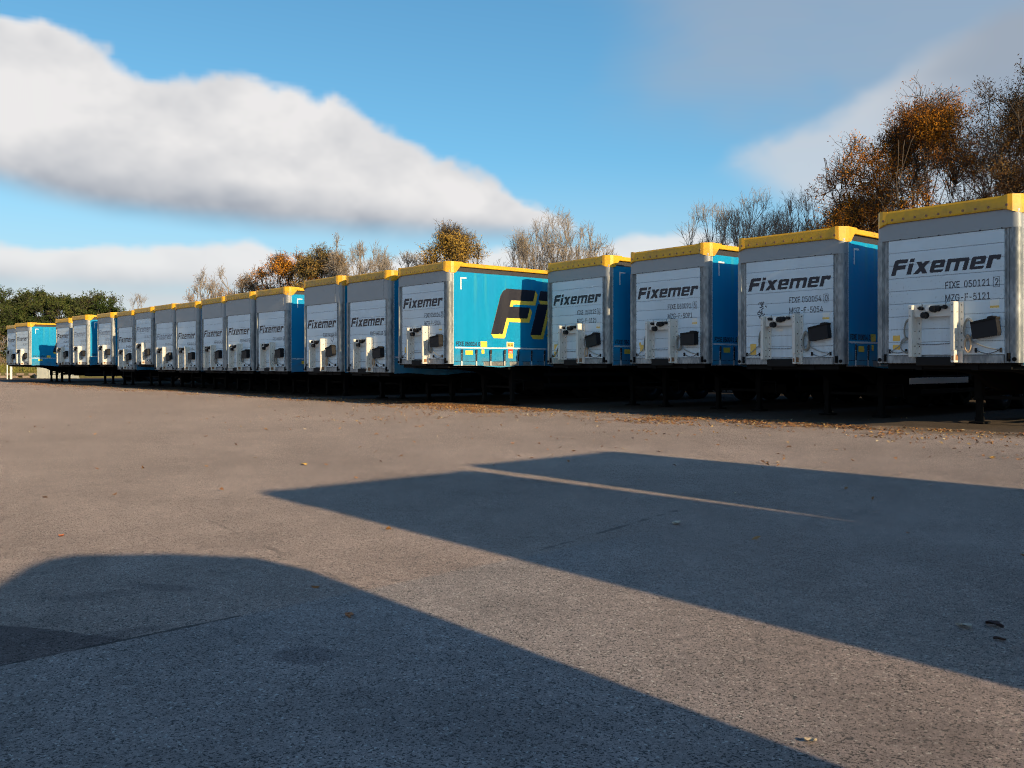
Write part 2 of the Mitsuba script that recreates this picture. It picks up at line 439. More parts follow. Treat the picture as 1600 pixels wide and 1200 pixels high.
def on_front(lift=0.004):
    return lambda u, v: (u, 0 * u - lift, v)


def post_plan(side):
    pts = [(1.035, .04), (1.035, .012), (1.05, .012), (1.055, .024), (1.075, .024), (1.08, .012), (1.10, .012), (1.105, .024), (1.125, .024), (1.13, .012), (1.15, .012), (1.155, -.014)]
    for a in np.linspace(-90, 0, 7):
        pts.append((1.205 + .072 * math.cos(math.radians(a)), .058 + .072 * math.sin(math.radians(a))))
    pts += [(1.277, .15), (1.20, .15), (1.20, .04)]
    return Polygon([(side * x, y) for x, y in pts])


def header_plan():
    pts = []
    for a in np.linspace(180, 270, 7):
        pts.append((-1.16 + .118 * math.cos(math.radians(a)), .10 + .118 * math.sin(math.radians(a))))
    for a in np.linspace(270, 360, 7):
        pts.append((1.16 + .118 * math.cos(math.radians(a)), .10 + .118 * math.sin(math.radians(a))))
    pts += [(1.278, .15), (-1.278, .15)]
    return Polygon(pts)


def corner_cap(side):
    v = [(1.03, -.062, 4.0), (1.11, -.070, 4.015), (1.18, -.05, 4.015), (1.272, .06, 4.015), (1.302, .14, 4.015), (1.302, .47, 4.01), (1.15, .47, 4.01), (1.03, .05, 4.0),
         (1.03, -.068, 3.78), (1.03, .05, 3.78), (1.11, -.076, 3.765), (1.185, -.056, 3.725), (1.278, .06, 3.70), (1.308, .14, 3.70), (1.306, .21, 3.715), (1.304, .34, 3.86), (1.17, .2, 3.74)]
    v = [(side * x, y, z) for x, y, z in v]
    return hull(v)


def wheel_meshes():
    tyre = lathe_x([(-.17, .30), (-.185, .34), (-.19, .44), (-.165, .495), (-.12, .51), (.12, .51), (.165, .495), (.19, .44), (.185, .34), (.17, .30)])
    rim = lathe_x([(.0, .0), (.02, .12), (.10, .14), (.13, .10), (.13, .16), (.05, .20), (.04, .26), (.15, .29), (.17, .305)])
    return tyre, rim


def coil(x, z, w, h, y, turns=4, r=.013, tw=.0, seed=0):
    t = np.linspace(0, turns * 2 * np.pi, turns * 18)
    k = t / t[-1]
    wob = 1 + .10 * np.sin(t * .37 + seed)
    X = x + w * np.cos(t) * wob + tw * (k - .5)
    Z = z + h * np.sin(t) * wob
    Y = y - .03 - .05 * k - .01 * np.sin(t * 2)
    return path_tube(np.stack([X, Y, Z], 1), r, 6)


def hang(p, q, sag, n=14, r=.009):
    t = np.linspace(0, 1, n)[:, None]
    pts = np.array(p)[None] * (1 - t) + np.array(q)[None] * t
    pts[:, 2] -= sag * 4 * (t * (1 - t))[:, 0]
    return path_tube(pts, r, 6)


def trailer_kind(mega):
    """every shape of one kind of trailer, made once: name -> ply dict"""
    zb = 0.965 if mega else 1.215
    hd = 0.60 if mega else 0.30           # the grey header sheet
    k = {'zb': zb, 'hd': hd}
    yel = 'yellow_dull' if mega else 'yellow'  # duller, browner yellow for the front roof edge of tall-header trailers
    ht = 3.765 - hd
    k['front_wall'] = sh(bx(-1.2, 1.2, .032, .06, zb, 3.96), 'galvanised')
    n = 9 if not mega else 8
    zs = np.linspace(zb + .135, ht - .004, n + 1)
    k['planks'] = [sh(bx(-1.032, 1.032, -.001, .034, zs[i] + .003, zs[i + 1] - .003, .004), 'white') for i in range(n)]
    k['header'] = sh(prism(header_plan(), ht, 3.77), 'grey_sheet', 30)
    k['header_plate'] = sh(bx(-1.06, .98, -.024, -.016, ht + .012, 3.76), 'grey_sheet')
    k['rivets'] = sh(cat([bx(x - .012, x + .012, -.026, -.015, ht - .004, ht + .012) for x in np.linspace(-.8, 1.0, 6)]), 'black')
    k['post'] = [sh(prism(post_plan(s), zb - .005, ht), 'galvanised', 30) for s in (-1, 1)]
    k['post_edge'] = [sh(bx(min(s * 1.281, s * 1.262), max(s * 1.281, s * 1.262), .135, .155, zb, 3.75), 'aluminium') for s in (-1, 1)]
    k['bottom_rail'] = sh(cat([bx(-1.03, -.50, -.012, .03, zb - .01, zb + .125, .006), bx(.30, 1.03, -.012, .03, zb - .01, zb + .125, .006), bx(-.5, .3, .012, .03, zb - .01, zb + .125)]), 'galvanised')
    k['buffer'] = sh(bx(-.49, .21, -.05, .03, zb - .06, zb + .105, .02), 'rubber')  # dark block standing in for the shaded recess between the coupling posts
    k['lashing_ring'] = [sh(cat([cyl((s * 1.20, .0, zb + .055), (s * 1.20, -.03, zb + .055), .035), bx(s * 1.10 - .02, s * 1.10 + .02, -.03, .03, zb + .02, zb + .16, .006)]), 'steel') for s in (-1, 1)]
    # coupling frame of two white channel posts and a beam
    f0, f1 = zb + .10, zb + 1.06

    def channel(x, z0, z1):
        web = bx(x + .012, x + .08, -.195, -.175, z0, z1, .008)
        sidea = bx(x + .060, x + .08, -.175, 0, z0, z1)
        sideb = bx(x + .012, x + .03, -.175, 0, z0, z1)
        base = bx(x + .08, x + .16, -.016, -.001, z0, z1)
        return cat([web, sidea, sideb, base])

    def holes(x, z0, z1):
        m = []
        for i, z in enumerate(np.linspace(z0 + .06, z1 - .06, 7)):
            m.append(cyl((x + .125, -.0155, z), (x + .125, -.019, z), .011, 8))
            if i in (0, 1, 3, 5):
                m.append(cyl((x + .079, -.09, z), (x + .0825, -.09, z), .014, 8))
            if i in (5, 6):
                m.append(cyl((x + .046, -.194, z), (x + .046, -.1975, z), .011, 8))
        return cat(m)
    k['frame_post'] = [sh(channel(-.56, f0, f1 - .03), 'bracket'), sh(channel(.20, f0 + .11, f1), 'bracket')]
    k['holes'] = [sh(holes(-.56, f0, f1 - .03), 'black'), sh(holes(.20, f0 + .11, f1), 'black')]
    k['post_foot'] = sh(cat([bx(.214, .282, -.185, -.002, f0 - .10, f0 + .108, .01), bx(.282, .35, -.03, -.002, f0 - .1, f0 + .10)]), 'bracket')
    k['foot_hole'] = sh(cat([bx(.23, .266, -.189, -.183, f0 - .06, f0 + .02), bx(.280, .285, -.15, -.05, f0 - .06, f0 + .04)]), 'rust')
    k['beam'] = sh(cat([bx(-.475, .20, -.12, -.105, f1 - .23, f1 - .03), bx(-.475, .20, -.12, 0, f1 - .245, f1 - .23)]), 'bracket')
    zc = f1 - .10
    k['coupling'] = []
    for x, z, r, l, m in ((-.33, zc + .005, .035, .08, 'black'), (-.19, zc - .005, .048, .07, 'aluminium'), (-.10, zc - .015, .055, .10, 'black'), (-.03, zc - .005, .048, .08, 'black'), (.10, zc + .01, .035, .08, 'black'), (-.26, zc - .12, .055, .10, 'black')):
        hd_ = bx(x - .055, x + .055, -.19, -.165, z - .008, z + .02, .004) if r < .04 else cyl((x, -.12 - l, z), (x, -.13 - l, z), r * .55, 10)
        st = cyl((x, -.12, z + .02), (x, -.12, z + .085), .006, 6) if r < .04 else cyl((x, -.118, z), (x, -.14, z), r * 1.15, 12)
        k['coupling'].append(sh(cat([cyl((x, -.118, z), (x, -.12 - l, z), r, 14), hd_, st]), m, 30))
    a = math.radians(-5)
    boxp = affinity.rotate(Polygon([(.56, .47), (.97, .47), (.985, .52), (.985, .74), (.94, .80), (.86, .80), (.84, .77), (.56, .73)]), 6)
    m = prism(boxp, .002, .15)
    v = np.asarray(m.vertices); m.vertices = np.stack([v[:, 0], -v[:, 2], v[:, 1] + zb], 1)
    m.faces = m.faces[:, ::-1]
    k['document_box'] = sh(m, 'black')
    k['box_lid'] = sh(hull([(x, -y, z + zb) for x, z in ((.555, .70), (.985, .765), (.985, .80), (.555, .735)) for y in (.003, .165)]), 'rubber')
    k['coil'] = [sh(coil(-.62, zb + .50, .055, .17, 0, 4, .012), 'cable_grey', True), sh(coil(.445, zb + .52, .07, .19, 0, 5, .013), 'cable_grey', True)]
    k['coil_loose'] = [sh(cat([coil(-.63, zb + .60, .07, .17, 0, 3, .008, .03, 1), coil(-.66, zb + .32, .11, .13, 0, 3, .006, .05, 2)]), 'cable_grey', True),
                       sh(coil(.46, zb + .58, .085, .17, 0, 4, .008, .04, 3), 'cable_grey', True), sh(coil(.45, zb + .33, .05, .14, 0, 4, .010, .02, 4), 'cable_tan', True)]
    k['cable'] = [sh(hang((-.63, -.05, zb + .45), (-.99, -.03, zb + .20), .02), 'cable_grey', True), sh(hang((.47, -.05, zb + .40), (.97, -.03, zb + .22), .04), 'cable_grey', True),
                  sh(hang((-.99, -.03, zb + .21), (-.68, -.03, zb + .22), .035, 10, .006), 'black', True), sh(hang((.57, -.03, zb + .22), (.985, -.03, zb + .23), .07, 12, .006), 'black', True),
                  sh(hang((-.47, -.03, zb + .34), (.2, -.03, zb + .35), .02, 10, .005), 'black', True)]
    k['hook'] = [sh(bx(x - .012, x + .012, -.045, -.002, zb + .17, zb + .25, .004), 'black') for x in (-1.0, -.68, .57, .985)]
    # yellow roof edge
    band = hull([(x, y, z) for x in (-1.05, 1.05) for y, z in ((-.058, 3.775), (-.064, 3.80), (-.064, 3.965), (-.05, 4.0), (.05, 4.0), (.05, 3.775))])
    k['roof_edge'] = sh(band, yel)
    k['eyelets'] = sh(cat([cyl((x, -.06, 3.835), (x, -.068, 3.835), .023, 10) for x in np.linspace(-.93, .80, 9)] + [cyl((1.1, -.07, 3.835), (1.1, -.081, 3.835), .024, 10), cyl((-1.1, -.07, 3.835), (-1.1, -.081, 3.835), .024, 10)]), 'rust')
    k['roof_corner'] = [sh(corner_cap(s), 'yellow') for s in (-1, 1)]
    k['roof_trim'] = [sh(bx(min(s * 1.20, s * 1.288), max(s * 1.20, s * 1.288), .40, 13.58, 3.885, 3.995, .012), 'yellow') for s in (-1, 1)]
    k['trim_rivets'] = sh(cat([cyl((1.287, y, 3.93), (1.291, y, 3.93), .014, 8) for y in np.arange(1.2, 13.4, 1.15)]), 'rust')
    k['top_rail'] = [sh(bx(min(s * 1.14, s * 1.225), max(s * 1.14, s * 1.225), .15, 13.5, 3.70, 3.89), 'rail') for s in (-1, 1)]
    k['roof'] = sh(bx(-1.21, 1.21, .0, 13.58, 3.955, 3.985), 'yellow')
    for s, nm in ((1, 'curtain_right'), (-1, 'curtain_left')):
        m, uv = curtain(zb, s)
        k[nm] = mikit.ply(m, 'mat_curtain', smooth=True, uv=uv)
    k['floor'] = sh(bx(-1.235, 1.235, .05, 13.55, zb - .03, zb + .04), 'steel')
    k['outer_rail'] = sh(bx(1.235, 1.258, .16, 13.5, zb - .055, zb + .06), 'galvanised')
    k['band'] = sh(flat(sbox(.20, zb + .425, 13.3, zb + .465), on_side(1, .005), .25), 'reflective')
    k['seam'] = sh(flat(sbox(.16, zb + .062, 13.4, zb + .072), on_side(1, .004), .25), 'ink')
    straps, buckles = [], []
    for i, y in enumerate(np.arange(.42, 13.3, .51)):
        st = bx(1.288, 1.293, y - .022, y + .022, zb - .05, zb + .40)
        straps.append(sh(st, 'aluminium' if i % 5 else 'reflective'))
        buckles.append(sh(cat([bx(1.29, 1.315, y - .03, y + .03, zb + .28, zb + .40, .006), hull([(x, yy, z) for x, z in ((1.293, .27), (1.31, .27), (1.293, .08), (1.302, .08)) for yy in (y - .02, y + .02)]).apply_translation((0, 0, zb))]), 'rail'))
    k['strap'], k['buckle'] = straps, buckles
    # printed marks on the side
    word = affinity.translate(logo(9.7, 1.31), 1.48, 2.06)
    under = unary_union([affinity.translate(word, .085 * t, -.115 * t) for t in np.linspace(0, 1, 9)])
    under = affinity.translate(under, 0, 0).difference(word.buffer(-.01))
    k['word_yellow'] = sh(flat(under.simplify(.003), on_side(1, .006), .3), 'logo_yellow')
    k['word_black'] = sh(flat(word.simplify(.003), on_side(1, .008), .3), 'ink')

    def card(y0, y1, z0, z1, m, lift=.006):
        return sh(flat(sbox(y0, zb + z0, y1, zb + z1), on_side(1, lift)), m)
    k['side_card'] = [card(1.10, 1.34, .47, .63, 'logo_yellow'), card(2.05, 2.33, .47, .63, 'sticker_white'), card(2.075, 2.305, .49, .61, 'sticker_yellow', .008), card(.56, .83, .25, .37, 'logo_yellow'), card(1.13, 1.24, .28, .40, 'logo_yellow'),
                      card(2.11, 2.29, .31, .42, 'sticker_red'), card(2.13, 2.27, .33, .355, 'sticker_white', .008), card(2.11, 2.29, .16, .30, 'sticker_yellow')]
    v, f = text2d('L', .11, True)
    k['letter_c'] = sh(trimesh.Trimesh(np.array(on_side(1, .009)(v[:, 0] + 1.19, v[:, 1] + zb + .495)).T, f, process=False), 'ink')
    tri = unary_union([Polygon([(0, 0), (.09, 0), (.045, .08)]).difference(Polygon([(.025, .014), (.065, .014), (.045, .052)])), affinity.translate(Polygon([(0, 0), (.09, 0), (.045, .08)]).difference(Polygon([(.025, .014), (.065, .014), (.045, .052)])), .115, 0)])
    k['warning_marks'] = sh(flat(affinity.translate(tri, 2.087, zb + .51), on_side(1, .010)), 'ink')
    corner = affinity.translate(Polygon([(0, 0), (.045, 0), (.045, -.34), (.0, -.34)]).union(sbox(0, -.04, .22, 0)), .38, 3.60)
    k['load_corner'] = sh(flat(corner, on_side(1, .005), .2), 'reflective')
    # rear, chassis, wheels, legs
    k['rear_door'] = [sh(bx(x0, x1, 13.50, 13.56, zb + .02, 3.88, .01), 'white') for x0, x1 in ((-1.23, -.01), (.01, 1.23))]
    k['rear_frame'] = sh(cat([bx(-1.27, -1.19, 13.44, 13.58, zb - .1, 3.9), bx(1.19, 1.27, 13.44, 13.58, zb - .1, 3.9), bx(-1.19, 1.19, 13.44, 13.50, zb - .12, zb + .02)]), 'galvanised')
    neck = Polygon([(.08, zb - .03), (.08, zb - .13), (1.7, zb - .17), (2.3, zb - .24), (2.75, zb - .45), (3.2, zb - .55), (12.9, zb - .50), (13.3, zb - .2), (13.3, zb - .03)])
    k['beam_long'] = [sh(prism(neck, x - .06, x + .06, 'x'), 'steel') for x in (-.5, .5)]
    k['coupler_plate'] = sh(bx(-1.1, 1.1, .10, 1.9, zb - .115, zb - .03), 'steel')
    k['cross_beam'] = sh(cat([bx(-1.2, 1.2, y - .04, y + .04, zb - .16, zb - .02) for y in np.arange(2.2, 13.2, .9)]), 'steel')
    k['leg'] = [sh(cat([bx(x - .075, x + .075, 2.68, 2.84, zb - .75, zb - .1, .01), bx(x - .055, x + .055, 2.70, 2.82, .09, zb - .7, .008)]), 'steel') for x in (-.66, .66)]
    k['foot'] = [sh(cat([bx(x - .15, x + .15, 2.60, 2.92, .005, .045, .01), bx(x - .06, x + .06, 2.68, 2.84, .045, .13)]), 'steel') for x in (-.66, .66)]
    k['leg_brace'] = sh(cat([bx(-.62, .62, 2.74, 2.78, .50, .56), path_tube([(.66, 2.8, .62), (.62, 3.5, zb - .45)], .03, 6), path_tube([(-.66, 2.8, .62), (-.62, 3.5, zb - .45)], .03, 6)]), 'steel')
    k['crank'] = sh(path_tube([(.74, 2.76, .75), (1.15, 2.76, .75), (1.17, 2.76, .45), (1.22, 2.76, .45)], .012, 6), 'steel')
    tyre, rim = wheel_meshes()
    k['tyre'], k['rim'] = [], []
    for y in (8.35, 9.66, 10.97):
        for s in (-1, 1):
            t, r = tyre.copy(), rim.copy()
            if s < 0:
                for q in (t, r):
                    q.vertices = np.asarray(q.vertices) * [-1, 1, 1]; q.faces = q.faces[:, ::-1]
            k['tyre'].append(sh(moved(t, s * 1.04, y, .51), 'rubber', 40)); k['rim'].append(sh(moved(r, s * 1.04, y, .51), 'rail', 40))
    k['axle'] = [sh(cyl((-.9, y, .51), (.9, y, .51), .065, 10), 'steel') for y in (8.35, 9.66, 10.97)]
    k['side_guard'] = [sh(cat([bx(min(s * 1.18, s * 1.215), max(s * 1.18, s * 1.215), 3.55, 7.55, z, z + .11, .006) for z in (.52, .84)] + [bx(min(s * 1.14, s * 1.18), max(s * 1.14, s * 1.18), y - .03, y + .03, .5, zb - .02) for y in (3.8, 5.5, 7.3)]), 'steel') for s in (-1, 1)]
    k['light_guard'] = sh(bx(1.218, 1.232, 2.92, 6.0, .76, .90, .004), 'sticker_white')
    k['pallet_box'] = sh(bx(-.44, .44, 4.2, 6.6, .42, zb - .52), 'steel')
    k['mud_flap'] = [sh(bx(s * 1.04 - .19, s * 1.04 + .19, 11.56, 11.58, .22, .85), 'rubber') for s in (-1, 1)]
    k['rear_bumper'] = sh(bx(-1.05, 1.05, 13.30, 13.36, .66, .80, .008), 'aluminium')
    k['bumper_arm'] = sh(cat([bx(x - .04, x + .04, 13.2, 13.30, .68, zb - .05) for x in (-.5, .5)]), 'steel')
    k['mega'] = mega
    return k


KIND = {False: trailer_kind(False), True: trailer_kind(True)}
WORD_FRONT = logo(1.97, 0.285)


def trailer(x, y, yaw, mega, label, detail=2, numbers=(), faded=False, dz=0.0, marks=(), group='curtain-side semi-trailers parked side by side', hidden=False, loose=False, box=True):
    k = KIND[mega]
    zb = k['zb']
    a = math.radians(yaw)
    cx, cy = x - HW * math.cos(a), y + HW * math.sin(a)
    M = T().translate([cx, cy, 0]).rotate([0, 0, 1], -yaw)
    if dz:
        M = T().translate([cx, cy, 0]).rotate([0, 0, 1], -yaw).scale([1, 1, 1 + dz / 4.0])
    t = thing('semi_trailer', label, 'trailer', group)
    vr = np.random.default_rng(int(abs(x) * 100))

    def P(name, shape, parent=t, **kw):
        return part(parent, name, shape, M, **kw)
    fw = P('front_wall', k['front_wall'])
    for q in k['planks']:
        P('plank', q, fw)
    P('header_panel', k['header'])
    hp = None
    if mega:
        P('header_plate', k['header_plate'])
    for q in k['post']:
        P('corner_post', q)
    P('roof_edge', k['roof_edge'])
    for q in k['roof_corner']:
        P('roof_corner', q)
    for q in k['roof_trim']:
        P('roof_trim', q)
    for q in k['top_rail']:
        P('top_rail', q)
    P('roof', k['roof'])
    sc = P('side_curtain', k['curtain_right'])
    P('side_curtain', k['curtain_left'])
    P('floor', k['floor'])
    P('bottom_rail', k['bottom_rail'])
    for q in k['rear_door']:
        P('rear_door', q)
    P('rear_frame', k['rear_frame'])
    for q in k['beam_long']:
        P('chassis_beam', q)
    P('coupler_plate', k['coupler_plate']); P('cross_beam', k['cross_beam'])
    for q, g in zip(k['leg'], k['foot']):
        P('foot', g, P('landing_leg', q))
    for q, g in zip(k['tyre'], k['rim']):
        w = numbered(t + '__wheel')
        part(w, 'tyre', q, M); part(w, 'rim', g, M)
    for q in k['axle']:
        P('axle', q)
    for q in k['side_guard']:
        P('side_guard', q)
    P('rear_bumper', k['rear_bumper'])
    if '5054' in label:
        P('side_guard', k['light_guard'], label='pale side guard rail under the trailer')
    if hidden:
        return t
    for q in k['post_edge']:
        P('post_edge', q)
    P('eyelet', k['eyelets'], kind='stuff')
    P('pallet_box', k['pallet_box']); P('bumper_arm', k['bumper_arm']); P('leg_brace', k['leg_brace']); P('crank_handle', k['crank'])
    for q in k['mud_flap']:
        P('mud_flap', q)
    P('dark_recess_block', k['buffer'])
    if detail > 1:
        P('rivet', k['rivets'], kind='stuff')
        P('rivet', k['trim_rivets'], kind='stuff')
    for q in k['lashing_ring']:
        P('lashing_ring', q)
    cf = numbered(t + '__coupling_frame')
    for q, h in zip(k['frame_post'], k['holes']):
        part(cf, 'post', q, M)
        if detail > 0:
            part(cf, 'bolt_hole', h, M, kind='stuff')
    part(cf, 'post_foot', k['post_foot'], M)
    part(cf, 'foot_hole', k['foot_hole'], M)
    part(cf, 'beam', k['beam'], M)
    for q in k['coupling']:
        P('coupling', q)
    if box:
        MB = M.translate([.77 + vr.normal(0, .025), 0, zb + .63 + vr.normal(0, .03)]).rotate([0, 1, 0], vr.normal(0, 5)).translate([-.77, 0, -zb - .63])
        db = part(t, 'document_box', k['document_box'], MB)
        part(db, 'lid', k['box_lid'], MB)
    if loose or vr.random() < .25:
        for q in k['coil_loose']:
            P('cable_coil', q)
    else:
        for q in k['coil']:
            part(t, 'cable_coil', q, M.translate([vr.normal(0, .01), 0, zb + .5 + vr.normal(0, .03)]).scale([1, 1, vr.uniform(.8, 1.15)]).translate([0, 0, -zb - .5]))
    if detail > 0:
        for q in k['cable']:
            P('cable', q)
        for q in k['hook']:
            P('hook', q)
    # print on the front
    ink = 'faded_ink' if faded else 'ink'
    zw = zb + (1.60 if not mega else 1.42)
    P('lettering', sh(flat(affinity.translate(WORD_FRONT, -.985, zw), on_front()), ink), fw)
    for i, (txt, boxed, xl) in enumerate(numbers):
        v, f = text2d(txt, .118, True, .72)
        zt = zb + (1.30 if not mega else 1.12) - i * .225
        w = v[:, 0].max()
        P('number', sh(trimesh.Trimesh(np.array(on_front()(v[:, 0] + xl, v[:, 1] + zt)).T, f, process=False), 'faded_ink' if faded else 'thin_ink'), fw)
        if boxed:
            v, f = text2d(boxed, .118, True, .72)
            fr = sbox(xl + w + .05, zt - .03, xl + w + .16, zt + .145)
            P('number', sh(trimesh.Trimesh(np.array(on_front()(v[:, 0] + xl + w + .07, v[:, 1] + zt)).T, f, process=False), 'thin_ink'), fw)
            P('number_frame', sh(flat(fr.difference(fr.buffer(-.009)), on_front()), 'thin_ink'), fw)
    for mk in marks:
        kind, u, z, w, h = mk
        if kind == 'card':
            P('sticker', sh(flat(sbox(u, zb + z, u + w, zb + z + h), on_front(.003)), 'sticker_white'), fw)
            P('sticker', sh(flat(sbox(u, zb + z + h * .15, u + w, zb + z + h * .38), on_front(.005)), 'sticker_yellow'), fw)
        elif kind == 'white':
            P('sticker', sh(flat(sbox(u, zb + z, u + w, zb + z + h), on_front(.003)), 'sticker_white'), fw)
        elif kind == 'yellow':
            P('sticker', sh(flat(sbox(u, zb + z, u + w, zb + z + h), on_front(.003)), 'sticker_yellow'), fw)
        elif kind == 'triangle':
            P('sticker', sh(flat(Polygon([(u, zb + z + h), (u + w, zb + z + h), (u, zb + z)]), on_front(.003)), 'sticker_yellow'), fw)
        elif kind == 'diamond':
            dm = Polygon([(u, zb + z + h / 2), (u + w / 2, zb + z), (u + w, zb + z + h / 2), (u + w / 2, zb + z + h)])
            P('sticker', sh(flat(dm.difference(dm.buffer(-.02)), on_front(.003)), 'thin_ink'), fw)
        elif kind == 'scuff':
            rng = np.random.default_rng(5)
            ps = [affinity.translate(affinity.rotate(sbox(-.02, -.012, .02 + .03 * rng.random(), .012), rng.uniform(-60, 60)), u + rng.normal(.05, .045), zb + z + rng.uniform(0, h)) for _ in range(26)]
            P('scuff_mark', sh(flat(unary_union(ps), on_front(.003)), 'thin_ink'), fw)
    # right side curtain
    P('logo_shade', k['word_yellow'], sc); P('logo', k['word_black'], sc)
    P('reflective_band', k['band'], sc)
    P('load_mark', k['load_corner'], sc)
    for q in k['side_card'][:4] if detail < 2 else k['side_card']:
        P('sticker', q, sc)
    if detail > 1:
        P('hem_line', k['seam'], sc); P('sticker_letter', k['letter_c'], sc); P('warning_mark', k['warning_marks'], sc)
        P('side_rail', k['outer_rail'])
        for q, b in zip(k['strap'], k['buckle']):
            P('buckle', b, P('curtain_strap', q))
    if numbers and not mega:
        v, f = text2d(numbers[0][0].replace('  ', ' ') + ' ' + (numbers[0][1] or ''), .11, True, .72)
        v = v * [.84 / v[:, 0].max(), 1] + [.24, zb + .50]
        P('number', sh(trimesh.Trimesh(np.array(on_side(1, .008)(v[:, 0], v[:, 1])).T, f, process=False), 'ink'), sc)
    return t


CARD = ('card', .80, .90, .15, .16)
YY = [('yellow', -.95, .40, .14, .10), ('yellow', -.95, .24, .14, .09)]
TT = [('triangle', -.95, .36, .17, .17), ('triangle', -.95, .16, .17, .17)]
trailer(8.42, 15.01, 52.3, False, 'blue and white semi-trailer marked 5121, last on the right and cut by the photo edge', 2, [('FIXE  050121', '2', .02), ('MZG-F-5121', None, .02)], dz=.02, marks=[CARD] + YY, loose=True)
trailer(6.67, 18.16, 48.9, False, 'blue and white semi-trailer marked 5054, with dark scuff marks left of its number', 2, [('FIXE 050054', '0', .02), ('MGZ-F-5054', None, .02)], dz=-.04, marks=[CARD, ('yellow', -.93, .20, .15, .24), ('scuff', -.70, 1.02, .1, .34), ('white', -.28, .70, .16, .06)])
trailer(4.57, 21.10, 52.0, False, 'blue and white semi-trailer marked 5091, third from the right', 2, [('FIXE 050091', '5', .02), ('MZG-F-5091', None, .02)], dz=.03, marks=[CARD, ('yellow', -.90, .30, .12, .16), ('yellow', -.93, .42, .06, .1)])
trailer(2.51, 23.51, 53.3, False, 'blue and white semi-trailer marked 5125, with yellow triangle stickers low on its front', 2, [('FIXE  050125', '6', .02), ('MZG-F-5125', None, .02)], dz=.03, marks=[CARD] + TT)
trailer(-1.71, 24.60, 49.9, False, 'semi-trailer marked 5016 whose sunlit cyan side shows a big black and yellow letter F', 2, [('FIXE 050016', '0', .10), ('MZG-F-5016', None, .10)], marks=[CARD, ('yellow', -.9, .32, .16, .16)])
MW = [('white', -.10, .95, .11, .17)]
trailer(-3.64, 26.94, 49.76, True, 'semi-trailer with tall grey header standing just left of the one marked 5016', 1, [('FIXE 060132', '1', .16)], marks=MW)
trailer(-5.51, 29.10, 49.96, True, 'semi-trailer with tall grey header and a diamond mark under its number', 1, [('FIXE 060116', '0', .10)], dz=.05, marks=MW + [('diamond', .62, .92, .22, .26)])
trailer(-8.09, 32.60, 48.9, True, 'semi-trailer with tall grey header and a wide blue side strip, sunlit only at its top', 1, [('FIXE 060100', '5', .12)])
trailer(-9.96, 34.79, 49.1, True, 'tall header semi-trailer directly left of the one with the wide blue side strip', 1, [('FIXE 060127', '3', .12)], marks=MW)
trailer(-11.82, 37.25, 50.2, True, 'tall header semi-trailer, fifth trailer to the left of the one marked 5016', 1, [('FIXE 060109', '8', .12)], marks=MW)
trailer(-13.72, 39.52, 48.8, True, 'tall header semi-trailer, bold dark lettering, sixth trailer left of the one marked 5016', 1, [('FIXE 060141', '4', .12), ('MZG-F-6141', None, .12)], dz=-.04)
trailer(-15.57, 41.74, 49.06, True, 'tall header semi-trailer with faded grey lettering and two number lines', 1, [('FIXE 060138', '2', .12), ('MZG-F-6138', None, .12)], faded=True, dz=.02, marks=[('white', .05, .95, .1, .17)])
trailer(-17.50, 44.06, 48.98, False, 'low header semi-trailer with faded grey lettering, between two tall header ones', 1, [('FIXE 050033', '7', .12), ('MZG-F-5033', None, .12)], faded=True, dz=.02)
trailer(-19.49, 46.62, 48.6, True, 'leftmost of the tall grey header semi-trailers', 1, [('FIXE 060104', '9', .12), ('MZG-F-6104', None, .12)])
trailer(-21.50, 48.68, 48.7, False, 'semi-trailer with faded lettering just left of the leftmost tall header one', 0, [('FIXE 050047', '1', .12), ('MZG-F-5047', None, .12)], faded=True, dz=.02)
trailer(-24.02, 51.17, 47.1, False, 'semi-trailer with faded lettering and a partly lit blue side, near the left end', 0, [('FIXE 050062', '4', .12), ('MZG-F-5062', None, .12)], faded=True, dz=.02)
trailer(-26.63, 54.56, 45.5, False, 'dark lettered semi-trailer close beside the far wide sunlit blue side, near the left end', 0, [('FIXE 050078', '3', .12), ('MZG-F-5078', None, .12)], dz=.02)
trailer(-31.59, 59.20, 43.5, False, 'far semi-trailer showing a broad sunlit blue side at the left end of the row', 1, [('FIXE 050083', '2', .12)], dz=-.03)
trailer(-34.29, 62.61, 47.95, False, 'leftmost and farthest semi-trailer, half hidden behind its neighbour', 0, [('FIXE 050088', '6', .12)], dz=-.03)

# the vehicles beside and behind the viewpoint that throw the foreground shadows
bgroup = 'vehicles behind the viewpoint seen by their shadows'


def put_behind(tipx, tipy, az):
    Lsh = TOP / math.tan(SUN_EL)
    return tipx + Lsh * SUN[0] / math.cos(SUN_EL), tipy + Lsh * SUN[1] / math.cos(SUN_EL), az


for tx, ty in ((-2.33, 8.33), (-0.50, 10.56)):
    # the shadow's left tip belongs to the left front corner (seen from the yard) of the trailer
    px_, py_, az = put_behind(tx, ty, 137.0)
    aa = math.radians(az)
    # seen facing its front the trailer's right corner is the one farther along -(cos, -sin)
    qx, qy = px_, py_
    trailer(qx, qy, az, False, 'unseen semi-trailer behind the viewpoint, its straight shadow lies ' + ('below' if tx < -1 else 'above') + ' the thin lit strip', 0, group=bgroup, hidden=True)


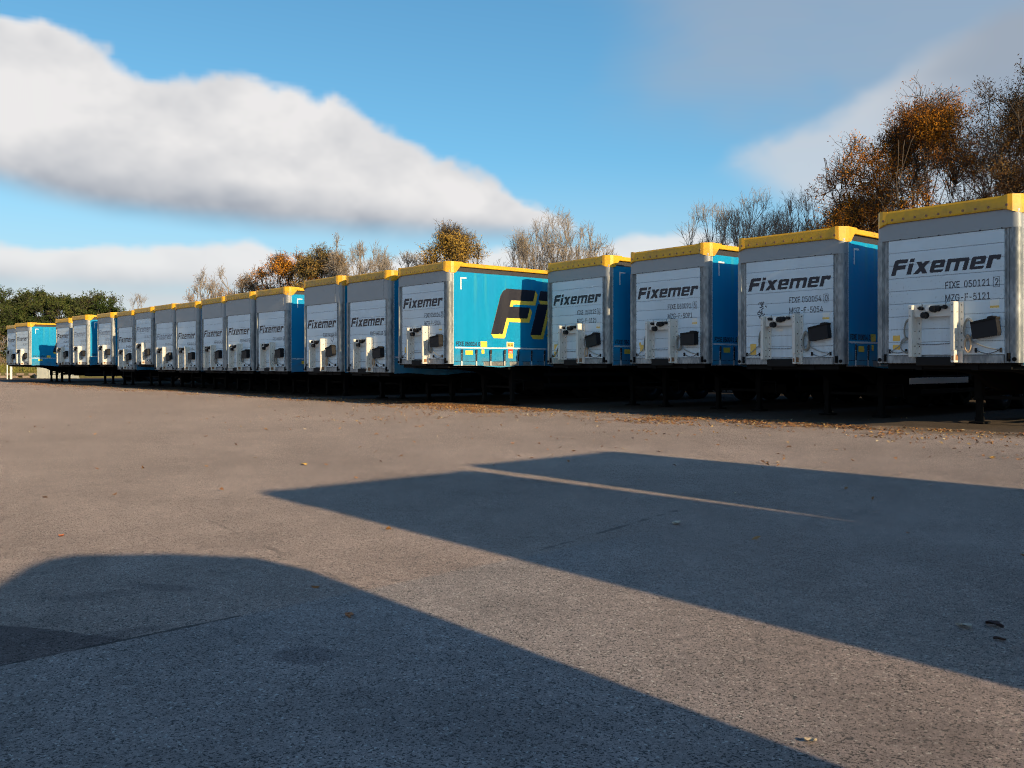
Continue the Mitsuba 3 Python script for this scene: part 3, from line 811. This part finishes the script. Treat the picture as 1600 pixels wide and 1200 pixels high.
def van():
    t = thing('delivery_van', 'delivery van beside the viewpoint, seen only by its rounded shadow at the lower left', 'van', bgroup)
    u = np.array([math.sin(SUN_AZ), math.cos(SUN_AZ)])
    cx, cy = 1.78, -0.27
    yaw = math.degrees(SUN_AZ)
    M = T().translate([cx, cy, 0]).rotate([0, 0, 1], -yaw)
    prof = [(-1.13, .40), (-1.16, 1.2), (-1.08, 1.70), (-.74, 2.06), (-.28, 2.40), (-.02, 2.56), (.12, 2.61), (.26, 2.62), (.74, 2.50), (1.10, 2.34), (1.20, 2.16), (1.23, 1.2), (1.2, .40)]
    prof = [(-x, z) for x, z in prof]   # the van's own right is the side turned away from the trailers
    a = [(x, 0.0, z) for x, z in prof] + [(x, 4.3, z) for x, z in prof]
    hood = [(x, 6.0, z) for x in (-.9, .9) for z in (.45, 1.15)] + [(x, 5.2, 1.3) for x in (-.93, .93)]
    part(t, 'body', sh(hull(a + hood), 'van_paint', 30), M)
    tyre, rim = wheel_meshes()
    for y in (1.0, 4.9):
        for s in (-1, 1):
            q = tyre.copy(); q.apply_scale(.66); w = numbered(t + '__wheel')
            part(w, 'tyre', sh(moved(q, s * .9, y, .335), 'rubber', 40), M)
            q = rim.copy(); q.apply_scale(.66)
            if s < 0:
                q.vertices = np.asarray(q.vertices) * [-1, 1, 1]; q.faces = q.faces[:, ::-1]
            part(w, 'rim', sh(moved(q, s * .9, y, .335), 'aluminium', 40), M)
    for x in (-.45, .45):
        part(t, 'rear_window', sh(bx(x - .36, x + .36, -.012, .01, 1.5, 2.1, .01), 'black'), M)
    part(t, 'rear_bumper', sh(bx(-.97, .97, -.10, .0, .40, .58, .03), 'rail'), M)
    for s in (-1, 1):
        part(t, 'tail_light', sh(bx(s * .9 - .07, s * .9 + .07, -.015, .02, .9, 1.35, .01), 'sticker_red'), M)


van()

# ------------------------------------------------------------------ ground
g = trimesh.Trimesh([(-900, -900, -.03), (900, -900, -.03), (900, 1500, -.03), (-900, 1500, -.03)], [[0, 1, 2], [0, 2, 3]], process=False)
scene['ground'] = mikit.ply(g, 'mat_soil'); labels['ground'] = {'kind': 'structure'}
c0 = ROW_P + ROW_D * -70 - ROW_N * 20
c1 = ROW_P + ROW_D * 89 - ROW_N * 20
c2 = ROW_P + ROW_D * 89 + ROW_N * 70
c3 = ROW_P + ROW_D * -70 + ROW_N * 70
g = trimesh.Trimesh([(*c, 0.0) for c in (c0, c1, c2, c3)], [[0, 1, 2], [0, 2, 3]], process=False)
if g.face_normals[0][2] < 0:
    g.invert()
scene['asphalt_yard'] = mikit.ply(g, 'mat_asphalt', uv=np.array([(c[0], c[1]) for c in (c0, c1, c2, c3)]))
labels['asphalt_yard'] = {'kind': 'structure'}


# ------------------------------------------------------------------ fallen leaves
def leaf_mesh(xyz, size, rng, colors, flatness=.35, lobes=False):
    """bent leaves of four triangles: xyz (n, 3)"""
    n = len(xyz)
    a = rng.uniform(0, 2 * np.pi, n)
    d = np.stack([np.cos(a), np.sin(a), rng.normal(0, flatness, n)], 1)
    s = np.stack([-np.sin(a), np.cos(a), rng.normal(0, flatness, n)], 1)
    d /= np.linalg.norm(d, axis=1, keepdims=True); s /= np.linalg.norm(s, axis=1, keepdims=True)
    l, w = size * rng.uniform(.75, 1.3, n), size * rng.uniform(.35, .6, n)
    up = np.cross(d, s) * (size * rng.uniform(-.25, .35, n))[:, None]
    p = [xyz - d * (l / 2)[:, None], xyz + s * (w / 2)[:, None] + up, xyz + d * (l / 2)[:, None], xyz - s * (w / 2)[:, None] + up]
    v = np.stack(p, 1).reshape(-1, 3)
    f = (np.array([[0, 1, 2], [0, 2, 3]])[None] + (np.arange(n) * 4)[:, None, None]).reshape(-1, 3)
    c = np.repeat(colors, 4, 0) * rng.uniform(.85, 1.15, (n * 4, 1))
    return trimesh.Trimesh(v, f, process=False), np.clip(c, 0, 1)


rng = np.random.default_rng(12)
PAL = np.array([(.22, .10, .04), (.28, .14, .05), (.17, .08, .04), (.12, .065, .04), (.36, .24, .10), (.45, .37, .25), (.09, .055, .045)])
WGT = np.array([.26, .24, .18, .13, .09, .04, .06])
N = 60000
s_ = rng.uniform(-9, 62, N)
a_ = rng.exponential(1.3, N) * np.where(s_ < 13, 1.5, 1.0) - 0.5
pos = ROW_P + ROW_D * s_[:, None] + ROW_N * a_[:, None]
clump = meshkit.fbm(np.c_[pos / 2.6, np.zeros(N)], 3, 4)
clump2 = meshkit.fbm(np.c_[pos / .8, np.zeros(N) + 3], 2, 9)
keep = rng.random(N) < np.clip((clump - .50) * 3.5 + (clump2 - .5) * 3.6, 0.05, 1) * np.where(a_ > 2.2, .30, 1) * np.interp(s_, [-9, 2, 11, 15, 26, 62], [2.2, 2.2, 1.7, .55, .45, .35])
pos = pos[keep]
far = np.c_[rng.uniform(-14, 14, 150), rng.uniform(5, 24, 150)]
pos = np.vstack([pos, far])
col = PAL[rng.choice(len(PAL), len(pos), p=WGT)]
m, c = leaf_mesh(np.c_[pos, rng.uniform(.010, .022, len(pos))], .065, rng, col)
scene['fallen_leaves'] = mikit.ply(m, 'mat_leaf_ground', color=c)
labels['fallen_leaves'] = {'kind': 'stuff', 'label': 'scattered brown and orange autumn leaves lying on the asphalt before the trailers', 'category': 'leaves'}


def one_leaf(x, y, size, color, label, seed):
    rng = np.random.default_rng(seed)
    key = numbered('fallen_leaf')
    n = 9
    t = np.linspace(0, 1, n)
    w = np.sin(np.pi * t ** .7) ** 1.3 * .34 * (1 + .4 * np.sin(t * 13))
    a = rng.uniform(0, 6.28)
    top = []
    for sgn in (-1, 0, 1):
        u = (t - .5) * size; v = sgn * w * size
        z = .005 + size * (.10 * np.abs(sgn) * (1 + .5 * rng.random()) + .08 * np.sin(t * 3 + seed) ** 2)
        top.append(np.stack([x + u * math.cos(a) - v * math.sin(a), y + u * math.sin(a) + v * math.cos(a), z + 0 * u], 1))
    V = np.vstack(top + [np.array(q) - [0, 0, .002] for q in top])
    F = []
    for o in (0, 3 * n):
        for r in range(2):
            for i in range(n - 1):
                p = o + r * n + i
                F += [[p, p + 1, p + n + 1], [p, p + n + 1, p + n]]
    scene[key] = mikit.ply(trimesh.Trimesh(V, F, process=False), 'mat_leaf_ground', color=np.tile(color, (len(V), 1)))
    labels[key] = {'label': label, 'category': 'leaf'}


for args in ((1.21, 6.68, .09, (.45, .42, .36), 'pale curled leaf in the large shadow, right of centre'),
             (2.02, 4.05, .075, (.33, .30, .26), 'grey-brown leaf lowest right in the shade beside two dark leaves'),
             (2.17, 4.07, .08, (.035, .018, .018), 'long black leaf at the right edge in the shade'),
             (2.08, 3.86, .05, (.05, .025, .018), 'small dark brown leaf just under the grey-brown one in the shade'),
             (-.76, 4.22, .06, (.30, .13, .06), 'orange-brown leaf in the rounded shadow at lower centre'),
             (-2.45, 10.65, .09, (.60, .36, .08), 'yellow leaf alone on sunlit asphalt left of the pointed shadow'),
             (-3.09, 6.21, .05, (.50, .15, .06), 'red-orange leaf on sunlit asphalt at the left, above the rounded shadow'),
             (6.05, 11.4, .11, (.60, .36, .10), 'yellow leaf on sunlit asphalt right, above the large shadow'),
             (.93, 2.82, .04, (.36, .30, .22), 'tan leaf on the sunlit strip at the bottom of the photo')):
    one_leaf(*args, seed=int(abs(args[0]) * 100))

# ------------------------------------------------------------------ trees


def grow(rng, levels, trunk, lean=0.0):
    """returns segments (p0, p1, r0, r1, level); levels: dicts of n, ang, ratio, up, seg, wig, start"""
    P = np.zeros((1, 3)); D = np.array([[lean, 0, 1.0]]); Ln = np.array([trunk[0]]); R = np.array([trunk[1]])
    out, tips = [], []
    for li, lv in enumerate(levels):
        ns = lv['seg']
        pts, dirs = [P], [D]
        for s in range(ns):
            d = dirs[-1] + rng.normal(0, lv['wig'], D.shape) + np.array([0, 0, lv['up']])
            d /= np.linalg.norm(d, axis=1, keepdims=True)
            pts.append(pts[-1] + d * (Ln / ns)[:, None]); dirs.append(d)
        end = lv.get('taper', .45)
        rad = [R * (1 - (1 - end) * s / ns) for s in range(ns + 1)]
        for s in range(ns):
            out.append((pts[s], pts[s + 1], rad[s], rad[s + 1], np.full(len(P), li)))
        tips.append((pts, dirs, li))
        if li + 1 == len(levels):
            break
        nx = levels[li + 1]
        k = nx['n']
        m = len(P)
        t = rng.uniform(nx.get('start', .3), 1, (m, k)); t[:, 0] = 1.0
        i = np.minimum((t * ns).astype(int), ns - 1); fr = t * ns - i
        A = np.stack(pts, 1); B = np.stack(dirs, 1); RR = np.stack(rad, 1)
        r_ = np.arange(m)[:, None]
        base = A[r_, i] * (1 - fr[..., None]) + A[r_, i + 1] * fr[..., None]
        dd = B[r_, i + 1]
        rb = RR[r_, i] * (1 - fr) + RR[r_, i + 1] * fr
        ang = np.radians(rng.normal(nx['ang'], nx['ang'] * .25, (m, k))); ang[:, 0] *= .3
        az = (np.arange(k)[None] * 2.39996 + rng.uniform(0, 6.28, (m, 1)) + rng.normal(0, .35, (m, k)))
        ref = np.where(np.abs(dd[..., 2:3]) < .9, [[[0, 0, 1.0]]], [[[1.0, 0, 0]]])
        e1 = np.cross(dd, ref); e1 /= np.linalg.norm(e1, axis=-1, keepdims=True); e2 = np.cross(dd, e1)
        nd = dd * np.cos(ang)[..., None] + (e1 * np.cos(az)[..., None] + e2 * np.sin(az)[..., None]) * np.sin(ang)[..., None]
        ln = Ln[:, None] * nx['ratio'] * (1.15 - .55 * t) * rng.uniform(.7, 1.25, (m, k))
        P, D, Ln = base.reshape(-1, 3), nd.reshape(-1, 3), ln.reshape(-1)
        R = np.minimum(rb * .85, rb * nx.get('rr', .62) * rng.uniform(.8, 1.1, (m, k))).reshape(-1)
    return [np.concatenate([o[q] for o in out]) for q in range(5)]


BARE = [dict(seg=3, wig=.05, up=.1, taper=.8), dict(n=10, ang=42, ratio=1.5, up=.09, seg=6, wig=.08, start=.3, rr=.55, taper=.3), dict(n=11, ang=36, ratio=.52, up=.07, seg=4, wig=.11, start=.12, rr=.5, taper=.35),
        dict(n=9, ang=36, ratio=.46, up=.06, seg=3, wig=.13, start=.1, rr=.6, taper=.4), dict(n=5, ang=36, ratio=.55, up=.04, seg=2, wig=.15, start=.12, rr=.7, taper=.5)]
BROAD = [dict(seg=3, wig=.05, up=.1, taper=.8), dict(n=13, ang=52, ratio=1.5, up=.05, seg=6, wig=.10, start=.2, rr=.5, taper=.3), dict(n=11, ang=46, ratio=.5, up=.04, seg=4, wig=.14, start=.12, rr=.5, taper=.35),
         dict(n=9, ang=46, ratio=.48, up=.02, seg=3, wig=.16, start=.1, rr=.6, taper=.4), dict(n=4, ang=45, ratio=.55, up=.01, seg=2, wig=.18, start=.12, rr=.7, taper=.5)]
TALL = [dict(seg=6, wig=.03, up=.15, taper=.3), dict(n=26, ang=52, ratio=.36, up=.08, seg=5, wig=.08, start=.12, rr=.4, taper=.3), dict(n=9, ang=40, ratio=.52, up=.06, seg=4, wig=.12, start=.15, rr=.55, taper=.35),
        dict(n=6, ang=40, ratio=.5, up=.04, seg=3, wig=.14, start=.12, rr=.6, taper=.4), dict(n=4, ang=40, ratio=.55, up=.03, seg=2, wig=.16, start=.15, rr=.7, taper=.5)]


from scipy.spatial import cKDTree


def tree(name, x, y, H, W, form, seed, label, leaves=0, leaf=.09, colors=None, twig=.007, group=None, lower=0.0, cat_='tree', r0=.2, clusters=420, base=.30, fan=None):
    """limbs first, then twig clusters that fill an uneven crown of width W and height H, then leaves on the twigs"""
    rng = np.random.default_rng(seed)
    fan = (.5 if form is BARE else .08) if fan is None else fan
    p0, p1, a, b, lv = grow(rng, form[:3], (2.6 if form is not TALL else 9.0, r0))
    zq, rq = np.percentile(p1[:, 2], 97), np.percentile(np.linalg.norm(p1[:, :2], axis=1), 90)
    sz, sx = H * .82 / zq, W * .40 / rq

    def shape(p):
        z = p[:, 2] / zq
        z = np.where(z > 1, 1 + (z - 1) * .3, z)
        r = np.linalg.norm(p[:, :2], axis=1) / rq
        k = np.where(r > 1, (1 + (r - 1) * .25) / np.maximum(r, 1e-6), 1)
        return np.c_[p[:, :2] * (k * sx)[:, None], z * zq * sz]
    p0, p1 = shape(p0), shape(p1)
    # cluster centres in the crown
    n = clusters
    t = rng.random(n * 3) ** .85
    prof = np.where(t < .35, .55 + .45 * t / .35, np.sqrt(np.clip(1 - ((t - .35) / .67) ** 2, 0, 1)))
    if form is TALL:
        prof = np.clip(1.15 * (1 - t) ** .8, .08, 1)
    az = rng.uniform(0, 2 * np.pi, n * 3)
    lump = .55 + .85 * meshkit.noise(np.c_[np.cos(az) * 1.7, np.sin(az) * 1.7, t * 3.5 + seed], seed)
    rad = W / 2 * prof * lump * rng.random(n * 3) ** .42
    topz = H * (.90 + .16 * meshkit.noise(np.c_[np.cos(az) * rad, np.sin(az) * rad, 0 * az + seed], seed + 1))
    C = np.c_[np.cos(az) * rad, np.sin(az) * rad, base * H + t * (topz - base * H)]
    dens = meshkit.fbm(C * .8 + seed, 2, seed + 5)
    C = C[np.argsort(-dens - .22 * rng.random(len(C)))[:n]]
    limb = lv >= 1
    nodes = np.vstack([p1[limb], (p0[limb] + p1[limb]) / 2])
    tree_ = cKDTree(nodes * [1, 1, .8])
    _, i = tree_.query((C - np.array([0, 0, .12 * H]) * rng.random((n, 1))) * [1, 1, .8])
    A = nodes[i]
    dirn = C - A
    ln = np.linalg.norm(dirn, axis=1, keepdims=True)
    mid = A + dirn * .5 + rng.normal(0, .06, (n, 3)) * ln + np.array([0, 0, .04]) * ln
    S0, S1, R0, R1 = [A, mid], [mid, C], [np.full(n, twig * 2.6), np.full(n, twig * 2.0)], [np.full(n, twig * 2.0), np.full(n, twig * 1.5)]
    out = C - np.array([0, 0, .35 * H]); out /= np.linalg.norm(out, axis=1, keepdims=True)
    k1 = 8
    f = rng.uniform(.2, 1, (n, k1, 1))
    st = mid[:, None] * (1 - f) + C[:, None] * f
    d = out[:, None] * .7 + np.array([0, 0, fan]) + rng.normal(0, .55 if form is BARE else .8, (n, k1, 3))
    d /= np.linalg.norm(d, axis=-1, keepdims=True)
    le = rng.uniform(.35, .8, (n, k1, 1)) * (H / 10) ** .5 * (1 if form is BARE else .85)
    e1 = st + d * le * .5 + rng.normal(0, .03, (n, k1, 3)); e2 = e1 + (d + np.array([0, 0, .15])) * le * .5 + rng.normal(0, .05, (n, k1, 3))
    r = lambda q: q.reshape(-1, 3)
    m = n * k1
    S0 += [r(st), r(e1)]; S1 += [r(e1), r(e2)]; R0 += [np.full(m, twig * 1.3), np.full(m, twig)]; R1 += [np.full(m, twig), np.full(m, twig * .7)]
    k2 = 2
    d2 = d[:, :, None] * .7 + rng.normal(0, .6, (n, k1, k2, 3)) + np.array([0, 0, .2])
    d2 /= np.linalg.norm(d2, axis=-1, keepdims=True)
    f = rng.uniform(.2, .9, (n, k1, k2, 1))
    s0 = e1[:, :, None] * (1 - f) + e2[:, :, None] * f
    s1 = s0 + d2 * rng.uniform(.15, .4, (n, k1, k2, 1))
    m = n * k1 * k2
    S0.append(r(s0)); S1.append(r(s1)); R0.append(np.full(m, twig * .9)); R1.append(np.full(m, twig * .6))
    S0, S1, R0, R1 = np.vstack(S0), np.vstack(S1), np.concatenate(R0), np.concatenate(R1)
    a, b = np.maximum(a, twig * 2), np.maximum(b, twig * 2)
    off = np.array([x, y, -.05])
    t_ = thing(name, label, cat_, group)
    big = lv <= 1
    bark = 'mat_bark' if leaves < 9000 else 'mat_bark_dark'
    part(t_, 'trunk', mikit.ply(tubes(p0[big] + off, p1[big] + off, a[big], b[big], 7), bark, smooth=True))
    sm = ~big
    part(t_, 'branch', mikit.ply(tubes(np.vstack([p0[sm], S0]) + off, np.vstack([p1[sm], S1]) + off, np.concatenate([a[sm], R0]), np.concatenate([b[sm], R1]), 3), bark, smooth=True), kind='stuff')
    if leaves:
        pts = np.vstack([r(e2), r(s1), r(e1)])
        cl = meshkit.fbm(pts * .5 + seed, 3, seed)
        hz = pts[:, 2] / H
        w = np.clip((cl - .32) * 3.2, .16, 1) * (np.interp(hz, [0, .75, .95, 1.1], [1, 1, .7, .3]) if lower == 0 else np.interp(hz, [0, .55, .8, 1], [1, lower, lower * .3, 0]))
        pick = rng.choice(len(pts), leaves, p=w / w.sum())
        q = pts[pick] + rng.normal(0, .09, (leaves, 3))
        cc = np.array(colors)
        tone = meshkit.fbm(q * .5 + 7, 2, seed + 3)
        ci = np.clip(((tone - .3) / .4 * len(cc) + rng.normal(0, .9, leaves)), 0, len(cc) - 1).astype(int)
        m, c = leaf_mesh(q + off, leaf, rng, cc[ci], flatness=1.1)
        part(t_, 'foliage', mikit.ply(m, 'mat_leaf', color=c), kind='stuff')
    return t_


ORANGE = [(.38, .16, .02), (.58, .25, .03), (.66, .31, .04), (.48, .19, .03), (.26, .12, .03)]
RUST = [(.20, .09, .03), (.32, .13, .03), (.42, .18, .03), (.48, .24, .04), (.24, .10, .03)]
DARK = [(.08, .05, .03), (.13, .07, .035), (.19, .10, .04), (.24, .14, .045), (.08, .055, .035)]
GOLD = [(.36, .24, .06), (.50, .33, .07), (.42, .26, .07), (.26, .18, .06)]
OLIVE = [(.24, .18, .06), (.36, .23, .07), (.42, .26, .08), (.18, .15, .06)]
GREEN = [(.035, .055, .018), (.055, .08, .025), (.075, .095, .03), (.10, .11, .04), (.045, .06, .025)]

tree('tree', -28.4, 85.1, 10.2, 5.2, BARE, 21, 'leftmost bare tree over the trailers, with brown leaves low in its crown', 3000, .13, RUST, twig=.012, lower=.25, clusters=150)
tree('tree', -22.3, 77.8, 10.0, 5.2, TALL, 22, 'thin dark olive tree with sparse leaves, left of the orange tree', 5000, .14, DARK, twig=.013, clusters=170)
tree('tree', -18.3, 73.6, 10.6, 5.4, BROAD, 23, 'bright orange leafy tree over the left half of the trailer row', 24000, .14, ORANGE, twig=.011, clusters=330)
tree('tree', -14.7, 69.6, 9.8, 5.0, BROAD, 24, 'dense olive brown tree right of the bright orange tree', 24000, .13, OLIVE, twig=.011, clusters=330)
tree('tree', -13.1, 67.9, 10.8, 3.0, TALL, 25, 'slender half bare tree rising from the olive brown tree', 1600, .12, DARK, twig=.011, clusters=130)
tree('tree', -10.2, 63.9, 9.9, 5.0, BARE, 26, 'bare tree with fanned twigs above the tall header trailers', twig=.009, clusters=230, fan=.8)
tree('tree', -6.9, 60.4, 9.0, 2.3, BARE, 27, 'small bare tree at the left foot of the golden tree', 500, .10, OLIVE, twig=.009, clusters=90)
tree('tree', -3.7, 56.8, 9.9, 4.9, BROAD, 28, 'golden leafy tree behind the trailer marked 5016', 15000, .11, GOLD, twig=.010, clusters=260)
tree('tree', -.5, 53.3, 7.7, 2.0, BARE, 29, 'low bare shrubby tree just above the cyan trailer side', 300, .10, GOLD, twig=.008, clusters=70)
tree('tree', 1.8, 50.6, 9.9, 5.0, BARE, 44, 'large bare round tree behind the big letter F', 1500, .10, GOLD, twig=.0065, lower=.15, clusters=330, fan=.8)
tree('tree', 4.3, 47.8, 8.7, 2.6, BARE, 31, 'half bare tree with golden leaves above the trailer marked 5125', 1500, .10, GOLD, twig=.008, lower=.3, clusters=90)
tree('tree', 9.0, 42.3, 8.3, 3.6, BARE, 32, 'left one of three bare trees above the trailers marked 5091 and 5054', twig=.006, clusters=230, fan=1.0)
tree('tree', 10.7, 40.4, 8.9, 3.9, BARE, 33, 'middle and tallest of three bare trees above the trailers marked 5091 and 5054', twig=.006, clusters=260, fan=1.0)
tree('tree', 12.2, 38.9, 8.6, 3.0, BARE, 34, 'right one of three bare trees above the trailers marked 5091 and 5054', twig=.006, clusters=200, fan=1.0)
tree('tree', 14.2, 36.9, 7.9, 3.9, BROAD, 35, 'low rust brown tree at the left foot of the tall orange brown tree', 20000, .085, RUST, twig=.008, clusters=260)
tree('tree', 15.7, 35.1, 11.3, 8.2, BROAD, 41, 'tall orange brown leafy tree behind the trailer marked 5121', 100000, .085, [RUST[0], RUST[1], ORANGE[0], RUST[2], ORANGE[1]], twig=.008, clusters=640, base=.12)
tree('tree', 19.2, 31.8, 12.0, 7.8, BROAD, 30, 'tall dark brown tree cut by the right edge of the photo', 70000, .085, DARK, twig=.008, clusters=560, base=.12)

# evergreen thicket at the far left end
for i, (x, y, H, W, lab) in enumerate(((-53.0, 90.5, 8.7, 10.5, 'dense dark green bush at the left edge of the photo'), (-49.0, 92.5, 8.4, 9.0, 'dense green bush second from the left in the far thicket'),
                                       (-45.6, 91.0, 7.8, 8.0, 'low middle bush of the far green thicket'), (-42.4, 92.5, 8.7, 8.0, 'round green bush at the right end of the far thicket'))):
    tree('bush', x, y, H, W, BROAD, 50 + i, lab, 34000, .22, GREEN, twig=.012, cat_='bush', r0=.12, clusters=330, base=.05)
tree('bush', -50.2, 86.5, 4.6, 4.0, BROAD, 60, 'low reddish brown shrub left of the farthest trailer', 4500, .15, [(.16, .09, .05), (.20, .10, .05), (.14, .10, .06)], twig=.010, cat_='bush', r0=.08, clusters=160, base=.05)
tree('tree', -36.4, 88.0, 8.0, 2.4, BARE, 61, 'thin bare sapling right of the far green thicket', twig=.008, r0=.06, clusters=16, fan=1.0)

# ------------------------------------------------------------------ far left: grass bank, block wall, concrete barrier, posts
rng = np.random.default_rng(3)
N = 9000
gx, gy = rng.uniform(-58, -36, N), rng.uniform(83.2, 88, N)
gz = (gy - 83.2) * .28 + .30
ht_ = rng.uniform(.15, .45, N)
an = rng.uniform(0, np.pi, N)
w_ = .05
A = np.stack([gx - np.cos(an) * w_, gy - np.sin(an) * w_, gz - .1], 1); B = np.stack([gx + np.cos(an) * w_, gy + np.sin(an) * w_, gz - .1], 1)
C = np.stack([gx + rng.normal(0, .12, N), gy + rng.normal(0, .12, N), gz + ht_], 1)
v = np.stack([A, B, C], 1).reshape(-1, 3)
gc = np.repeat(np.array([(.16, .16, .04), (.11, .13, .035), (.20, .17, .06)])[rng.integers(0, 3, N)], 3, 0)
scene['grass'] = mikit.ply(trimesh.Trimesh(v, np.arange(3 * N).reshape(-1, 3), process=False), 'mat_leaf', color=gc)
labels['grass'] = {'kind': 'stuff', 'label': 'olive grass on the bank behind the low block wall', 'category': 'grass'}
bank = hull([(x, y, z) for x in (-62, -34) for y, z in ((83.1, -.02), (83.1, .30), (88.5, 1.7), (98, 2.0), (98, -.02))])
scene['terrain'] = mikit.ply(bank, 'mat_soil'); labels['terrain'] = {'kind': 'structure'}

t = thing('block_wall', 'low wall of staggered brown blocks below the grass bank', 'wall')
part(t, 'backing', sh(bx(-58, -42.7, 82.95, 83.08, -.02, .50), 'soil'))
blk = sh(bx(-.29, .29, -.16, .12, 0, .21, .02), 'paver')
for r in range(2):
    for i in range(14):
        part(t, 'block', blk, T().translate([-57.4 + i * 1.08 + r * .54, 82.8 + .05 * ((i * 7 + r) % 3), .0 + r * .24]))
t = thing('concrete_barrier', 'pale grey concrete barrier of upright panels under the far trailers', 'barrier')
for i, w in enumerate((1.0, 1.0, .95, .72)):
    x0 = -42.55 + sum((1.0, 1.0, .95, .72)[:i])
    part(t, 'panel', sh(bx(x0 + .012, x0 + w - .012, 81.0 + .02 * (i % 2), 81.3, 0, 1.03 - .012 * (i % 3), .015), 'concrete'))
part(t, 'base', sh(bx(-42.6, -38.85, 81.04, 81.28, 0, .06), 'concrete'))
for x, lab in ((-42.72, 'thin white marker post, left one of two under the farthest trailer'), (-42.4, 'thicker white marker post, right one of two under the farthest trailer')):
    t = thing('marker_post', lab, 'post')
    r_ = .05 if x < -42.6 else .09
    part(t, 'pole', sh(cyl((x, 76.6, 0), (x, 76.6, 1.25), r_, 12), 'sticker_white', 40))
    part(t, 'cap', sh(cyl((x, 76.6, 1.25), (x, 76.6, 1.29), r_ * 1.15, 12, r_ * .6), 'rail'))

# brush added behind the trailers to block light passing under them
rng = np.random.default_rng(8)
N = 46000
s_, b_ = rng.uniform(-14, 74, N), rng.uniform(15.6, 19.5, N)
hmax = .8 + 1.3 * meshkit.fbm(np.c_[s_ * .5, b_ * .5, 0 * s_], 3, 6)
pos = ROW_P + ROW_D * s_[:, None] - ROW_N * b_[:, None]
z_ = hmax * rng.random(N) ** .7
m, c = leaf_mesh(np.c_[pos, z_], .24, rng, np.array([(.035, .04, .018), (.06, .045, .025), (.045, .05, .02), (.08, .05, .028)])[rng.integers(0, 4, N)], flatness=1.0)
scene['added_brush'] = mikit.ply(m, 'mat_leaf', color=c)
labels['added_brush'] = {'kind': 'stuff', 'label': 'dark brush added behind the trailers to block light under them', 'category': 'added_brush'}
